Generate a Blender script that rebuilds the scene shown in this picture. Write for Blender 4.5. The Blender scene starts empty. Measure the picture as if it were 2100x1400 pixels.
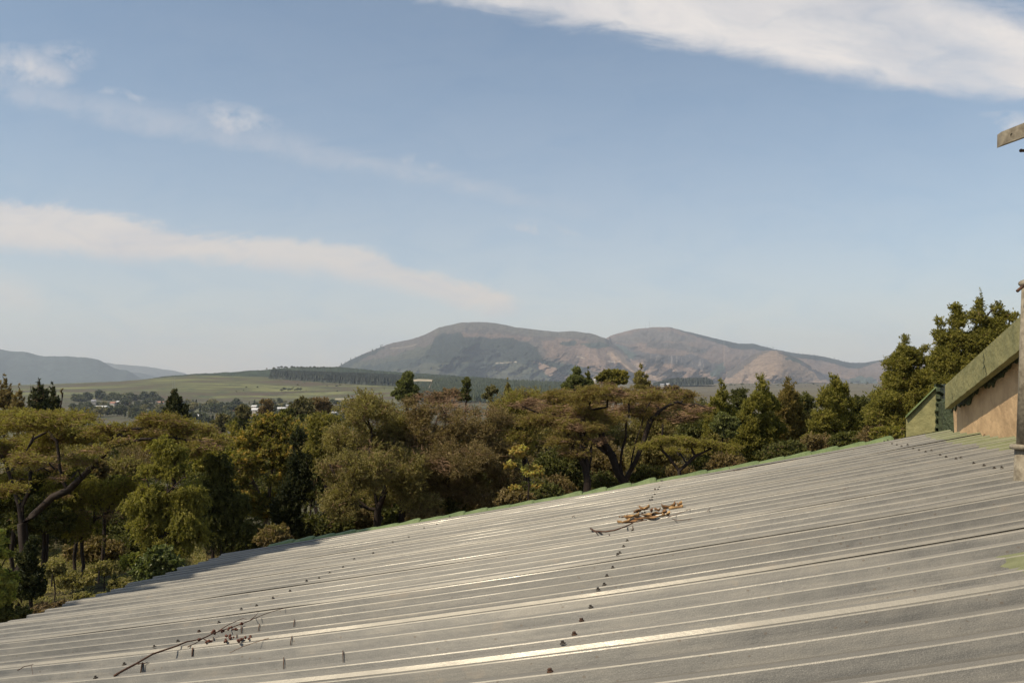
import bpy, math, random
import numpy as np
from mathutils import Vector
rng = np.random.default_rng(7)
random.seed(7)
PI = math.pi
scene = bpy.context.scene
COL = scene.collection

# ------------------------------------------------------------------ camera
F, HZ, ZC = 1750.0, 795.0, 10.0          # focal length and horizon in photo pixels (2100 wide), eye height
PITCH = math.atan((HZ - 700) / F)
cam = bpy.data.objects.new("camera", bpy.data.cameras.new("camera"))
COL.objects.link(cam)
cam.location = (0, 0, ZC)
cam.rotation_euler = (PI / 2 + PITCH, 0, 0)
cam.data.sensor_width = 36
cam.data.lens = 36 * F / 2100
cam.data.clip_start = 0.05
cam.data.clip_end = 90000
scene.camera = cam

# ------------------------------------------------------------------ light
SUN = Vector((-0.52, -0.31, 0.78)).normalized()       # direction towards the sun
SUN_EL = math.asin(SUN.z)
SUN_AZ = math.atan2(SUN.x, SUN.y)
scene.view_settings.view_transform = 'Standard'
scene.view_settings.look = 'None'
scene.view_settings.gamma = 1
scene.view_settings.exposure = 0.27
sl = bpy.data.lights.new("sun", 'SUN')
sl.energy = 4.4
sl.angle = math.radians(0.53)
sl.color = (1.0, 0.88, 0.68)
so = bpy.data.objects.new("sun", sl)
COL.objects.link(so)
so.rotation_euler = SUN.to_track_quat('Z', 'Y').to_euler()

def N(nt, typ, ins=None, **props):
    n = nt.nodes.new(typ)
    for k, v in props.items():
        setattr(n, k, v)
    for k, v in (ins or {}).items():
        s = n.inputs[k]
        if isinstance(v, bpy.types.NodeSocket):
            nt.links.new(v, s)
        else:
            s.default_value = v
    return n

def M(nt, op, a, b=None, c=None, clamp=False):
    ins = {0: a}
    if b is not None: ins[1] = b
    if c is not None: ins[2] = c
    return N(nt, 'ShaderNodeMath', ins, operation=op, use_clamp=clamp).outputs[0]

def ramp(nt, fac, stops, interp='LINEAR'):
    n = N(nt, 'ShaderNodeValToRGB', {0: fac})
    n.color_ramp.interpolation = interp
    el = n.color_ramp.elements
    while len(el) < len(stops): el.new(0.5)
    for e, (p, c) in zip(el, stops):
        e.position = p
        e.color = (*c, 1) if len(c) == 3 else c
    return n.outputs[0]

def mixc(nt, f, a, b, blend='MIX'):
    n = N(nt, 'ShaderNodeMix', data_type='RGBA', blend_type=blend)
    for k, v in ((0, f), (6, a), (7, b)):
        if isinstance(v, bpy.types.NodeSocket): nt.links.new(v, n.inputs[k])
        else: n.inputs[k].default_value = (*v, 1) if isinstance(v, tuple) and len(v) == 3 else v
    return n.outputs[2]

def fcurve(nt, x, pts):
    n = N(nt, 'ShaderNodeFloatCurve', {0: 1.0, 1: x})
    c = n.mapping.curves[0]
    n.mapping.use_clip = False
    while len(c.points) < len(pts): c.points.new(0.5, 0.5)
    for p, (a, b) in zip(c.points, pts):
        p.location = (a, b)
        p.handle_type = 'AUTO'
    n.mapping.update()
    return n.outputs[0]

world = bpy.data.worlds.new("World")
scene.world = world
world.use_nodes = True
nt = world.node_tree
nt.nodes.clear()
sky = N(nt, 'ShaderNodeTexSky', sky_type='NISHITA')
sky.sun_disc = False
sky.sun_elevation = SUN_EL
sky.sun_rotation = SUN_AZ
sky.altitude = 1200
sky.air_density = 1.0
sky.dust_density = 2.6
sky.ozone_density = 1.5
SKY_STR = 0.115
# cloud bands: a pattern over directions, laid out in X/Y and Z/Y of the direction
tc = N(nt, 'ShaderNodeTexCoord')
sp = N(nt, 'ShaderNodeSeparateXYZ', {0: tc.outputs['Generated']})
ya = M(nt, 'MAXIMUM', M(nt, 'ABSOLUTE', sp.outputs[1]), 0.05)
U = M(nt, 'DIVIDE', sp.outputs[0], ya)
V = M(nt, 'DIVIDE', sp.outputs[2], ya)
cv = N(nt, 'ShaderNodeCombineXYZ', {0: U, 1: V, 2: 0.0}).outputs[0]
rot = N(nt, 'ShaderNodeMapping', {0: cv, 2: (0, 0, math.radians(9)), 3: (1.0, 2.6, 1)}).outputs[0]
n1 = N(nt, 'ShaderNodeTexNoise', {'Vector': rot, 'Scale': 2.6, 'Detail': 9.0, 'Roughness': 0.60, 'Distortion': 0.5}).outputs[0]
n2 = N(nt, 'ShaderNodeTexNoise', {'Vector': rot, 'Scale': 9.0, 'Detail': 7.0, 'Roughness': 0.62, 'Distortion': 0.7}).outputs[0]
n3 = N(nt, 'ShaderNodeTexNoise', {'Vector': cv, 'Scale': 34.0, 'Detail': 5.0, 'Roughness': 0.6, 'Distortion': 0.3}).outputs[0]
TAN = math.tan(PITCH)
def dirn(x, y):          # photo pixel -> (X/Y, Z/Y) of its direction
    cx, cy = (x - 1050) / F, (700 - y) / F
    Yd = math.cos(PITCH) - cy * math.sin(PITCH)
    return cx / Yd, (math.sin(PITCH) + cy * math.cos(PITCH)) / Yd
u01 = M(nt, 'MULTIPLY_ADD', U, 0.5 / 0.75, 0.5)        # U in -0.75..0.75 -> 0..1
def cpts(px):
    out = []
    for x, y in px:
        u, v = dirn(x, y)
        out.append((u / 1.5 + 0.5, v))
    return out
wob = M(nt, 'MULTIPLY', M(nt, 'SUBTRACT', n2, 0.5), 0.045)
wob3 = M(nt, 'MULTIPLY', M(nt, 'SUBTRACT', n3, 0.5), 0.012)
Vw = M(nt, 'ADD', M(nt, 'ADD', V, wob), wob3)
def band(lower, upper, soft_lo, soft_hi):
    lo = fcurve(nt, u01, cpts(lower))
    hi = fcurve(nt, u01, cpts(upper))
    a = M(nt, 'DIVIDE', M(nt, 'SUBTRACT', Vw, lo), soft_lo, clamp=True)
    b = M(nt, 'DIVIDE', M(nt, 'SUBTRACT', hi, Vw), soft_hi, clamp=True)
    m = M(nt, 'MULTIPLY', a, b)
    return N(nt, 'ShaderNodeMapRange', {0: m}, interpolation_type='SMOOTHSTEP').outputs[0]
bA = band([(-200, -330), (500, -60), (830, 5), (1180, 70), (1400, 112), (1650, 160), (1900, 208), (2100, 225), (2300, 245)],
          [(-200, -420), (500, -220), (830, -230), (1180, -230), (1650, -190), (1900, -60), (2100, -5), (2300, 30)], 0.030, 0.05)
bB = band([(-200, 480), (0, 528), (400, 560), (700, 592), (900, 640), (1000, 664), (1100, 640), (2300, 700)],
          [(-200, 372), (0, 392), (230, 430), (450, 470), (800, 512), (880, 548), (1000, 574), (1070, 610), (1130, 640), (2300, 700)], 0.028, 0.016)
bC = band([(-200, 640), (0, 660), (110, 668), (250, 690), (2300, 900)],
          [(-200, 500), (0, 535), (70, 570), (140, 655), (250, 690), (2300, 900)], 0.03, 0.04)
bD = band([(-200, 150), (0, 215), (300, 285), (600, 345), (900, 400), (1250, 462), (1500, 500), (2300, 560)],
          [(-200, 40), (0, 120), (150, 170), (400, 215), (600, 262), (900, 330), (1250, 430), (1500, 500), (2300, 560)], 0.022, 0.022)
def puff(x, y, rx, ry, thr):
    u0, v0 = dirn(x, y)
    a = M(nt, 'DIVIDE', M(nt, 'SUBTRACT', U, u0), rx / F)
    b = M(nt, 'DIVIDE', M(nt, 'SUBTRACT', M(nt, 'ADD', Vw, M(nt, 'MULTIPLY', M(nt, 'SUBTRACT', U, u0), 0.16)), v0), ry / F)
    r2 = M(nt, 'ADD', M(nt, 'MULTIPLY', a, a), M(nt, 'MULTIPLY', b, b))
    m = M(nt, 'MULTIPLY', M(nt, 'SUBTRACT', 1.0, r2, clamp=True), M(nt, 'MULTIPLY', M(nt, 'SUBTRACT', M(nt, 'ADD', M(nt, 'MULTIPLY', n2, .55), M(nt, 'MULTIPLY', n3, .45)), thr + .05, clamp=True), 4.0, clamp=True))
    return m
pf = None
for q in ((50, 135, 120, 50, .34), (250, 196, 60, 14, .38), (480, 243, 110, 34, .36), (860, 330, 60, 18, .42), (1110, 466, 90, 14, .42), (140, 110, 70, 34, .42), (2080, 255, 80, 22, .34)):
    m = puff(*q)
    pf = m if pf is None else M(nt, 'MAXIMUM', pf, m)
texA = M(nt, 'ADD', M(nt, 'MULTIPLY_ADD', M(nt, 'SUBTRACT', n1, 0.40), 2.2, 0.62), M(nt, 'MULTIPLY', M(nt, 'SUBTRACT', n2, .5), .9), clamp=True)
texB = M(nt, 'MULTIPLY_ADD', M(nt, 'SUBTRACT', n1, 0.40), 0.8, 0.70, clamp=True)
texD = M(nt, 'MULTIPLY', M(nt, 'SUBTRACT', M(nt, 'ADD', M(nt, 'MULTIPLY', n2, .6), M(nt, 'MULTIPLY', n3, .4)), 0.38, clamp=True), 2.0, clamp=True)
k = M(nt, 'MULTIPLY', bA, texA)
k = M(nt, 'MAXIMUM', k, M(nt, 'MULTIPLY', bB, M(nt, 'MULTIPLY', texB, 0.92)))
k = M(nt, 'MAXIMUM', k, M(nt, 'MULTIPLY', bC, 0.36))
k = M(nt, 'MAXIMUM', k, M(nt, 'MULTIPLY', bD, M(nt, 'MULTIPLY_ADD', texD, 0.52, 0.05)))
k = M(nt, 'MAXIMUM', k, M(nt, 'MULTIPLY', pf, 0.85))
veil = M(nt, 'ADD', M(nt, 'MULTIPLY', M(nt, 'POWER', 2.718, M(nt, 'MULTIPLY', V, -6.5)), .78), M(nt, 'MULTIPLY_ADD', n1, .10, -.01))
k = M(nt, 'SUBTRACT', 1.0, M(nt, 'MULTIPLY', M(nt, 'SUBTRACT', 1.0, k), M(nt, 'SUBTRACT', 1.0, veil, clamp=True)))
skyc = mixc(nt, 1.0, sky.outputs[0], (SKY_STR * .93, SKY_STR * 1.0, SKY_STR * .93), 'MULTIPLY')
cl = mixc(nt, M(nt, 'MULTIPLY', V, 3.0, clamp=True), (0.68, 0.56, 0.45), (0.70, 0.66, 0.63))
cl = mixc(nt, M(nt, 'MULTIPLY', M(nt, 'SUBTRACT', n2, 0.46, clamp=True), 2.2, clamp=True), cl, (0.47, 0.47, 0.51))
res = mixc(nt, k, skyc, cl)
bg = N(nt, 'ShaderNodeBackground', {0: res, 1: 1.0})
# strength of the sky itself is SKY_STR (inside), the clouds are given directly
wo = N(nt, 'ShaderNodeOutputWorld', {0: bg.outputs[0]})

# ------------------------------------------------------------------ helpers
def at(x, y, D):
    """photo pixel at forward distance D -> world point"""
    cx, cy = (x - 1050) / F, (700 - y) / F
    Yd = math.cos(PITCH) - cy * math.sin(PITCH)
    Zd = math.sin(PITCH) + cy * math.cos(PITCH)
    return np.array([cx * D / Yd, D, ZC + Zd * D / Yd])

def atv(x, y, D):
    x, y, D = np.broadcast_arrays(np.asarray(x, float), np.asarray(y, float), np.asarray(D, float))
    cx, cy = (x - 1050) / F, (700 - y) / F
    Yd = math.cos(PITCH) - cy * math.sin(PITCH)
    Zd = math.sin(PITCH) + cy * math.cos(PITCH)
    return np.stack([cx * D / Yd, D, ZC + Zd * D / Yd], -1)

def new_mesh(name, verts, quads, mat=None, parent=None, tris=None, smooth=False, attrs=None, matidx=None, uv=None, mats=None):
    verts = np.asarray(verts, np.float32).reshape(-1, 3)
    me = bpy.data.meshes.new(name)
    me.vertices.add(len(verts))
    me.vertices.foreach_set('co', verts.ravel())
    quads = np.asarray(quads, np.int32).reshape(-1, 4) if quads is not None and len(quads) else np.zeros((0, 4), np.int32)
    tris = np.asarray(tris, np.int32).reshape(-1, 3) if tris is not None and len(tris) else np.zeros((0, 3), np.int32)
    nq, n3_ = len(quads), len(tris)
    me.loops.add(nq * 4 + n3_ * 3)
    me.loops.foreach_set('vertex_index', np.concatenate([quads.ravel(), tris.ravel()]))
    me.polygons.add(nq + n3_)
    st = np.concatenate([np.arange(nq) * 4, nq * 4 + np.arange(n3_) * 3]).astype(np.int32)
    me.polygons.foreach_set('loop_start', st)
    if matidx is not None:
        me.polygons.foreach_set('material_index', np.asarray(matidx, np.int32))
    me.polygons.foreach_set('use_smooth', np.full(nq + n3_, bool(smooth)))
    for an, av in (attrs or {}).items():
        av = np.asarray(av, np.float32)
        if av.ndim == 1:
            a = me.attributes.new(an, 'FLOAT', 'POINT')
            a.data.foreach_set('value', av)
        else:
            a = me.attributes.new(an, 'FLOAT_COLOR', 'POINT')
            a.data.foreach_set('color', np.concatenate([av, np.ones((len(av), 1), np.float32)], 1).ravel())
    me.update(calc_edges=True)
    me.validate()
    for m in (mats or ([mat] if mat else [])):
        me.materials.append(m)
    o = bpy.data.objects.new(name, me)
    COL.objects.link(o)
    if parent is not None:
        o.parent = parent
        o.matrix_parent_inverse = parent.matrix_basis.inverted()
    return o

def tag(o, label=None, cat=None, group=None, kind=None):
    if label: o['label'] = label
    if cat: o['category'] = cat
    if group: o['group'] = group
    if kind: o['kind'] = kind
    return o

def thing(name, loc, label, cat, group=None):
    e = bpy.data.objects.new(name, None)
    COL.objects.link(e)
    e.location = [float(c) for c in loc]
    e.empty_display_size = 0.2
    bpy.context.view_layer.update() if False else None
    e.matrix_basis.translation = Vector([float(c) for c in loc])
    return tag(e, label, cat, group)

def copy_tree(o, loc=None, rotz=0, scale=1, label=None):
    c = o.copy(); COL.objects.link(c)
    if loc is not None: c.location = [float(v) for v in loc]
    c.rotation_euler = (0, 0, rotz)
    c.scale = (scale, scale, scale) if not isinstance(scale, tuple) else scale
    if label: c['label'] = label
    for ch in list(o.children):
        d = ch.copy(); COL.objects.link(d); d.parent = c
        for g in ch.children:
            e = g.copy(); COL.objects.link(e); e.parent = d
    return c

class MB:
    def __init__(s, jit=0.0): s.v = []; s.q = []; s.t = []; s.jit = jit
    def add(s, v, q=(), t=()):
        b = len(s.v)
        s.v += [tuple(map(float, p)) for p in v]
        s.q += [tuple(i + b for i in f) for f in q]
        s.t += [tuple(i + b for i in f) for f in t]
    def box8(s, p):      # p: 4 bottom, 4 top points (ccw)
        s.add(p, [(3, 2, 1, 0), (4, 5, 6, 7), (0, 1, 5, 4), (1, 2, 6, 5), (2, 3, 7, 6), (3, 0, 4, 7)])
    def box(s, c, d, rz=0):
        c = np.array(c, float); cs, sn = math.cos(rz), math.sin(rz)
        P = []
        for z in (-1, 1):
            for x, y in ((-1, -1), (1, -1), (1, 1), (-1, 1)):
                a, b = x * d[0] / 2, y * d[1] / 2
                P.append(c + [a * cs - b * sn, a * sn + b * cs, z * d[2] / 2])
        s.box8(P)
    def tube(s, pts, rad, n=8, cap=True):
        pts = [np.array(p, float) for p in pts]
        rad = [rad] * len(pts) if np.isscalar(rad) else rad
        V_ = []
        up = np.array([0.13, 0.21, 0.97])
        for i, p in enumerate(pts):
            t = pts[min(i + 1, len(pts) - 1)] - pts[max(i - 1, 0)]
            t = t / (np.linalg.norm(t) + 1e-9)
            a = np.cross(t, up)
            if np.linalg.norm(a) < 0.2: a = np.cross(t, [1, 0, 0])
            a /= np.linalg.norm(a); b = np.cross(t, a)
            for j in range(n):
                th = 2 * PI * j / n
                rj = rad[i] * (1 + s.jit * random.uniform(-1, 1))
                V_.append(p + rj * (a * math.cos(th) + b * math.sin(th)))
        Q = [(i * n + j, i * n + (j + 1) % n, (i + 1) * n + (j + 1) % n, (i + 1) * n + j) for i in range(len(pts) - 1) for j in range(n)]
        T = []
        if cap:
            V_ += [pts[0], pts[-1]]
            c0 = len(V_) - 2; c1 = c0 + 1; L = (len(pts) - 1) * n
            T = [(c0, (j + 1) % n, j) for j in range(n)] + [(c1, L + j, L + (j + 1) % n) for j in range(n)]
        s.add(V_, Q, T)
    def ball(s, c, r, n=8, m=5, sq=(1, 1, 1)):
        c = np.array(c, float)
        V_ = [c + np.array([0, 0, r * sq[2]])]
        for i in range(1, m):
            ph = PI * i / m
            for j in range(n):
                th = 2 * PI * j / n
                V_.append(c + r * np.array([math.sin(ph) * math.cos(th) * sq[0], math.sin(ph) * math.sin(th) * sq[1], math.cos(ph) * sq[2]]))
        V_.append(c - np.array([0, 0, r * sq[2]]))
        Q = []; T = []
        for j in range(n): T.append((0, 1 + j, 1 + (j + 1) % n))
        for i in range(m - 2):
            for j in range(n):
                a = 1 + i * n
                Q.append((a + j, a + n + j, a + n + (j + 1) % n, a + (j + 1) % n))
        L = 1 + (m - 2) * n; e = len(V_) - 1
        for j in range(n): T.append((e, L + (j + 1) % n, L + j))
        s.add(V_, Q, T)
    def build(s, name, mat, parent=None, smooth=False):
        return new_mesh(name, s.v, s.q, mat, parent, tris=s.t, smooth=smooth)

def material(name):
    m = bpy.data.materials.new(name)
    m.use_nodes = True
    t = m.node_tree
    t.nodes.clear()
    return m, t

def finish(t, shader, disp=None):
    o = N(t, 'ShaderNodeOutputMaterial')
    t.links.new(shader, o.inputs[0])

def simple(name, col, col2=None, rough=0.8, metal=0.0, scale=8.0, bump=0.0, bscale=30.0, spec=0.3, lo=.35, hi=.65):
    m, t = material(name)
    c = N(t, 'ShaderNodeTexCoord').outputs['Object']
    n = N(t, 'ShaderNodeTexNoise', {'Vector': c, 'Scale': scale, 'Detail': 8.0, 'Roughness': 0.65}).outputs[0]
    colr = ramp(t, n, [(lo, col), (hi, col2 or tuple(x * 0.7 for x in col))])
    b = N(t, 'ShaderNodeBsdfPrincipled', {'Base Color': colr, 'Roughness': rough, 'Metallic': metal, 'Specular IOR Level': spec})
    if bump:
        h = N(t, 'ShaderNodeTexNoise', {'Vector': c, 'Scale': bscale, 'Detail': 6.0}).outputs[0]
        bp = N(t, 'ShaderNodeBump', {'Strength': bump, 'Distance': 0.02, 'Height': h})
        t.links.new(bp.outputs[0], b.inputs['Normal'])
    finish(t, b.outputs[0])
    return m

def vnoise(x, y, seed=0, octaves=5, rough=0.5):
    """smooth value noise, vectorised, about -1..1"""
    x = np.asarray(x, float); y = np.asarray(y, float)
    out = np.zeros(np.broadcast(x, y).shape); amp = 1.0; tot = 0
    for o in range(octaves):
        xi = np.floor(x).astype(np.int64); yi = np.floor(y).astype(np.int64)
        fx = x - xi; fy = y - yi
        fx = fx * fx * (3 - 2 * fx); fy = fy * fy * (3 - 2 * fy)
        def h(a, b):
            n = (a * 374761393 + b * 668265263 + (seed + o * 17) * 1442695041) & 0xffffffff
            n = ((n ^ (n >> 13)) * 1274126177) & 0xffffffff
            n = n ^ (n >> 16)
            return (n & 0xffff) / 32767.5 - 1
        v = (h(xi, yi) * (1 - fx) + h(xi + 1, yi) * fx) * (1 - fy) + (h(xi, yi + 1) * (1 - fx) + h(xi + 1, yi + 1) * fx) * fy
        out = out + v * amp; tot += amp; amp *= rough
        x = x * 2.03 + 11.3; y = y * 2.03 + 5.7
    return out / tot

def inpoly(x, y, poly):
    x = np.asarray(x); inside = np.zeros(x.shape, bool)
    n = len(poly)
    for i in range(n):
        x1, y1 = poly[i]; x2, y2 = poly[(i + 1) % n]
        c = ((y1 > y) != (y2 > y)) & (x < (x2 - x1) * (y - y1) / ((y2 - y1) or 1e-9) + x1)
        inside ^= c
    return inside

# ------------------------------------------------------------------ ground
GX = np.array([-900, 0, 130, 250, 400, 560, 700, 830, 900, 1100, 1300, 1500, 1800, 2100, 3000], float)
GD = {600: 892, 1000: 852, 1400: 826, 1700: 812}
crestY = np.array([792, 791, 787, 781, 769, 773, 778, 783, 792, 802, 804, 800, 800, 800, 800], float)
y17 = np.array([812, 812, 810, 812, 818, 822, 815, 808, 806, 806, 806, 806, 806, 806, 806], float)
def near_z(D):
    return np.interp(D, [0, 10, 18, 25, 40, 80, 150, 300], [6.2, 5.9, 5.5, 5.2, 3.2, -3, -12, -22])
def ground_z(px, D):
    """height of the ground for azimuth column px (photo pixels) at distance D"""
    px = np.asarray(px, float); D = np.asarray(D, float)
    px, D = np.broadcast_arrays(px, D)
    def zy(y, d): return ZC + (HZ - y) / F * d
    z6 = zy(888, 600) + 0 * px; z10 = zy(850, 1000) + 0 * px; z14 = zy(826, 1400) + 0 * px
    z17 = zy(np.interp(px, GX, y17), 1700)
    cr = np.interp(px, GX, crestY)
    z23 = zy(cr, 2300)
    zfar = zy(np.where(px > 1250, 786, cr + 6), 3600)
    Ds = np.array([300, 600, 1000, 1400, 1700, 2300, 3600, 60000.])
    Zs = [-22 + 0 * px, z6, z10, z14, z17, z23, zfar, zfar - 20]
    z = near_z(D)
    for i in range(len(Ds) - 1):
        f = (D - Ds[i]) / (Ds[i + 1] - Ds[i])
        m = (D >= Ds[i]) & (D < Ds[i + 1])
        f = f * f * (3 - 2 * f) * 0.3 + f * 0.7
        z = np.where(m, Zs[i] * (1 - f) + Zs[i + 1] * f, z)
    return z
gx = np.linspace(-900, 3000, 520)
gd = np.concatenate([np.linspace(1.0, 40, 50), np.geomspace(42, 3600, 130)[0:], np.geomspace(3800, 15000, 12)])
PX, DD = np.meshgrid(gx, gd)
Z = ground_z(PX, DD)
Xw = (PX - 1050) / F * DD / math.cos(PITCH)
amp = np.interp(DD, [0, 20, 100, 1000, 2300, 3600], [0.05, .12, .6, 1.2, 1.6, 0.5])
Z = Z + vnoise(Xw / np.interp(DD, [0, 30, 300, 2000], [1.5, 4, 30, 120]), DD / np.interp(DD, [0, 30, 300, 2000], [1.5, 4, 30, 120]), 3) * amp
gv = np.stack([Xw, DD, Z], -1).reshape(-1, 3)
nx_, nd_ = len(gx), len(gd)
ii = (np.arange(nd_ - 1)[:, None] * nx_ + np.arange(nx_ - 1)[None]).ravel()
gq = np.stack([ii, ii + 1, ii + nx_ + 1, ii + nx_], -1)
# behind the camera as well: a plain apron so the house stands on ground
m, t = material("grassy_ground")
geo = N(t, 'ShaderNodeNewGeometry').outputs['Position']
na = N(t, 'ShaderNodeTexNoise', {'Vector': N(t, 'ShaderNodeMapping', {0: geo, 3: (.0035, .011, .03)}).outputs[0], 'Scale': 1.0, 'Detail': 9.0, 'Roughness': .62, 'Distortion': .6}).outputs[0]
nb = N(t, 'ShaderNodeTexNoise', {'Vector': N(t, 'ShaderNodeMapping', {0: geo, 3: (.02, .02, .02)}).outputs[0], 'Scale': 1.0, 'Detail': 8.0, 'Roughness': .7}).outputs[0]
nc = N(t, 'ShaderNodeTexNoise', {'Vector': geo, 'Scale': 2.5, 'Detail': 6.0}).outputs[0]
c1 = ramp(t, na, [(.38, (.088, .062, .045)), (.46, (.075, .066, .038)), (.53, (.100, .102, .046)), (.62, (.160, .158, .064))])
c2 = ramp(t, nb, [(.40, (.045, .055, .03)), (.5, (.5, .5, .5)), (1, (.5, .5, .5))])
cc = mixc(t, M(t, 'MULTIPLY', M(t, 'SUBTRACT', .485, nb, clamp=True), 8.0, clamp=True), c1, (.055, .065, .035))
cc = mixc(t, M(t, 'MULTIPLY', M(t, 'MULTIPLY', M(t, 'LESS_THAN', N(t, 'ShaderNodeSeparateXYZ', {0: geo}).outputs[1], 1560.0), .65), 1.0), cc, ramp(t, nb, [(.4, (.045, .050, .035)), (.6, (.10, .085, .062))]))
near = ramp(t, nc, [(.35, (.030, .026, .014)), (.5, (.060, .052, .022)), (.65, (.095, .080, .035))])
sy = N(t, 'ShaderNodeSeparateXYZ', {0: geo})
cc = mixc(t, M(t, 'DIVIDE', M(t, 'SUBTRACT', sy.outputs[1], 60.0), 200.0, clamp=True), near, cc)
plain = M(t, 'DIVIDE', M(t, 'SUBTRACT', M(t, 'DIVIDE', sy.outputs[0], M(t, 'MAXIMUM', sy.outputs[1], 1.0)), .02), .1, clamp=True)
cc = mixc(t, M(t, 'MULTIPLY', plain, .75), cc, ramp(t, na, [(.35, (.085, .072, .050)), (.65, (.135, .11, .075))]))
b = N(t, 'ShaderNodeBsdfPrincipled', {'Base Color': cc, 'Roughness': 0.95, 'Specular IOR Level': .1})
finish(t, b.outputs[0])
MAT_GROUND = m
base = len(gv)
ap = [(-60, -40, 6.2), (60, -40, 6.2), (60, 1.0, 6.2), (-60, 1.0, 6.2)]
g = new_mesh("ground", np.concatenate([gv, np.array(ap)]), np.concatenate([gq, [[base, base + 1, base + 2, base + 3]]]), m, smooth=True)
tag(g, kind='structure')

# ------------------------------------------------------------------ far hills and mountains
def hill(name, crest, foot, D0, D1, landcover, x0, x1, step=2.0, rows=90, spurs=None, rough=120, seed=1, pexp=1.0, jag=0.0, label=None):
    xs = np.arange(x0, x1 + step, step)
    cx_, cy_ = zip(*crest); fx_, fy_ = zip(*foot)
    cyv = np.interp(xs, cx_, cy_)
    ker = np.ones(7) / 7
    sm = np.convolve(np.pad(cyv, 3, 'edge'), ker, 'valid')
    cyv = sm + vnoise(xs / 22, xs * 0, seed + 5, 5, .6) * 1.5 + jag * np.abs(vnoise(xs / 2.5, xs * 0 + 3, seed + 9, 2))* -1
    fyv = np.interp(xs, fx_, fy_)
    tt = np.linspace(0, 1, rows)
    MS = 1.4 if 4000 < D0 < 8000 else 1.0
    X_, T_ = np.meshgrid(xs, tt)
    Y_ = fyv[None] + (cyv - fyv)[None] * T_
    D_ = (D0 + (D1 - D0) * T_ ** pexp) * MS
    fade = np.sin(PI * np.clip(T_, 0, 1)) ** .5
    if spurs: D_ = D_ - spurs(X_, Y_, T_) * MS * 1.9
    D_ = D_ - vnoise(X_ / 34 + Y_ / 60, Y_ / 26, seed, 6, .55) * rough * MS * (0.35 + fade)
    P = atv(X_, Y_, D_)
    LC = landcover(X_, Y_, T_)
    # far side, falling away behind the crest
    nb_ = 8
    back = []
    top = P[-1]
    for i in range(1, nb_ + 1):
        q = top.copy(); q[:, 1] += i * 160; q[:, 0] *= (top[:, 1] + i * 160) / top[:, 1] ; q[:, 2] -= 6 * i * i + 4 * i
        back.append(q)
    P = np.concatenate([P, np.array(back)], 0)
    LC = np.concatenate([LC, np.repeat(LC[-1:], nb_, 0)], 0)
    r, c = P.shape[:2]
    ii = (np.arange(r - 1)[:, None] * c + np.arange(c - 1)[None]).ravel()
    q = np.stack([ii, ii + 1, ii + c + 1, ii + c], -1)
    o = new_mesh(name, P.reshape(-1, 3), q, MAT_HILL, smooth=True, attrs={'cover': LC.reshape(-1, 3)})
    return tag(o, kind='structure', label=label)

m, t = material("hillside")
at_ = N(t, 'ShaderNodeAttribute', attribute_name='cover')
geo = N(t, 'ShaderNodeNewGeometry').outputs['Position']
nz = N(t, 'ShaderNodeTexNoise', {'Vector': N(t, 'ShaderNodeMapping', {0: geo, 3: (.02, .02, .05)}).outputs[0], 'Scale': 1.0, 'Detail': 8.0, 'Roughness': .75}).outputs[0]
f = M(t, 'MULTIPLY_ADD', nz, 3.6, -0.75)
cc = mixc(t, 1.0, at_.outputs[0], N(t, 'ShaderNodeCombineXYZ', {0: f, 1: f, 2: f}).outputs[0], 'MULTIPLY')
b = N(t, 'ShaderNodeBsdfPrincipled', {'Base Color': cc, 'Roughness': 1.0, 'Specular IOR Level': 0.0})
finish(t, b.outputs[0])
MAT_HILL = m

FOREST = np.array([.022, .027, .022]); GREEN = np.array([.052, .054, .038]); GREY = np.array([.078, .064, .054])
PINK = np.array([.155, .108, .083]); ROCK = np.array([.060, .053, .052]); TAN_ = np.array([.205, .146, .104]); TRACK = np.array([.45, .38, .30])
def paint(base, x, y, polys, seed):
    c = np.broadcast_to(base, x.shape + (3,)).copy()
    wx = x + vnoise(x / 14, y / 9, seed, 4) * 13; wy = y + vnoise(x / 14, y / 9, seed + 3, 4) * 5
    for col, poly in polys:
        c[inpoly(wx, wy, poly)] = col
    return c
def lineband(x, y, pts, w):
    px, py = zip(*pts)
    yy = np.interp(x, px, py)
    return (np.abs(y - yy) < w) & (x > px[0]) & (x < px[-1])

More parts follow.
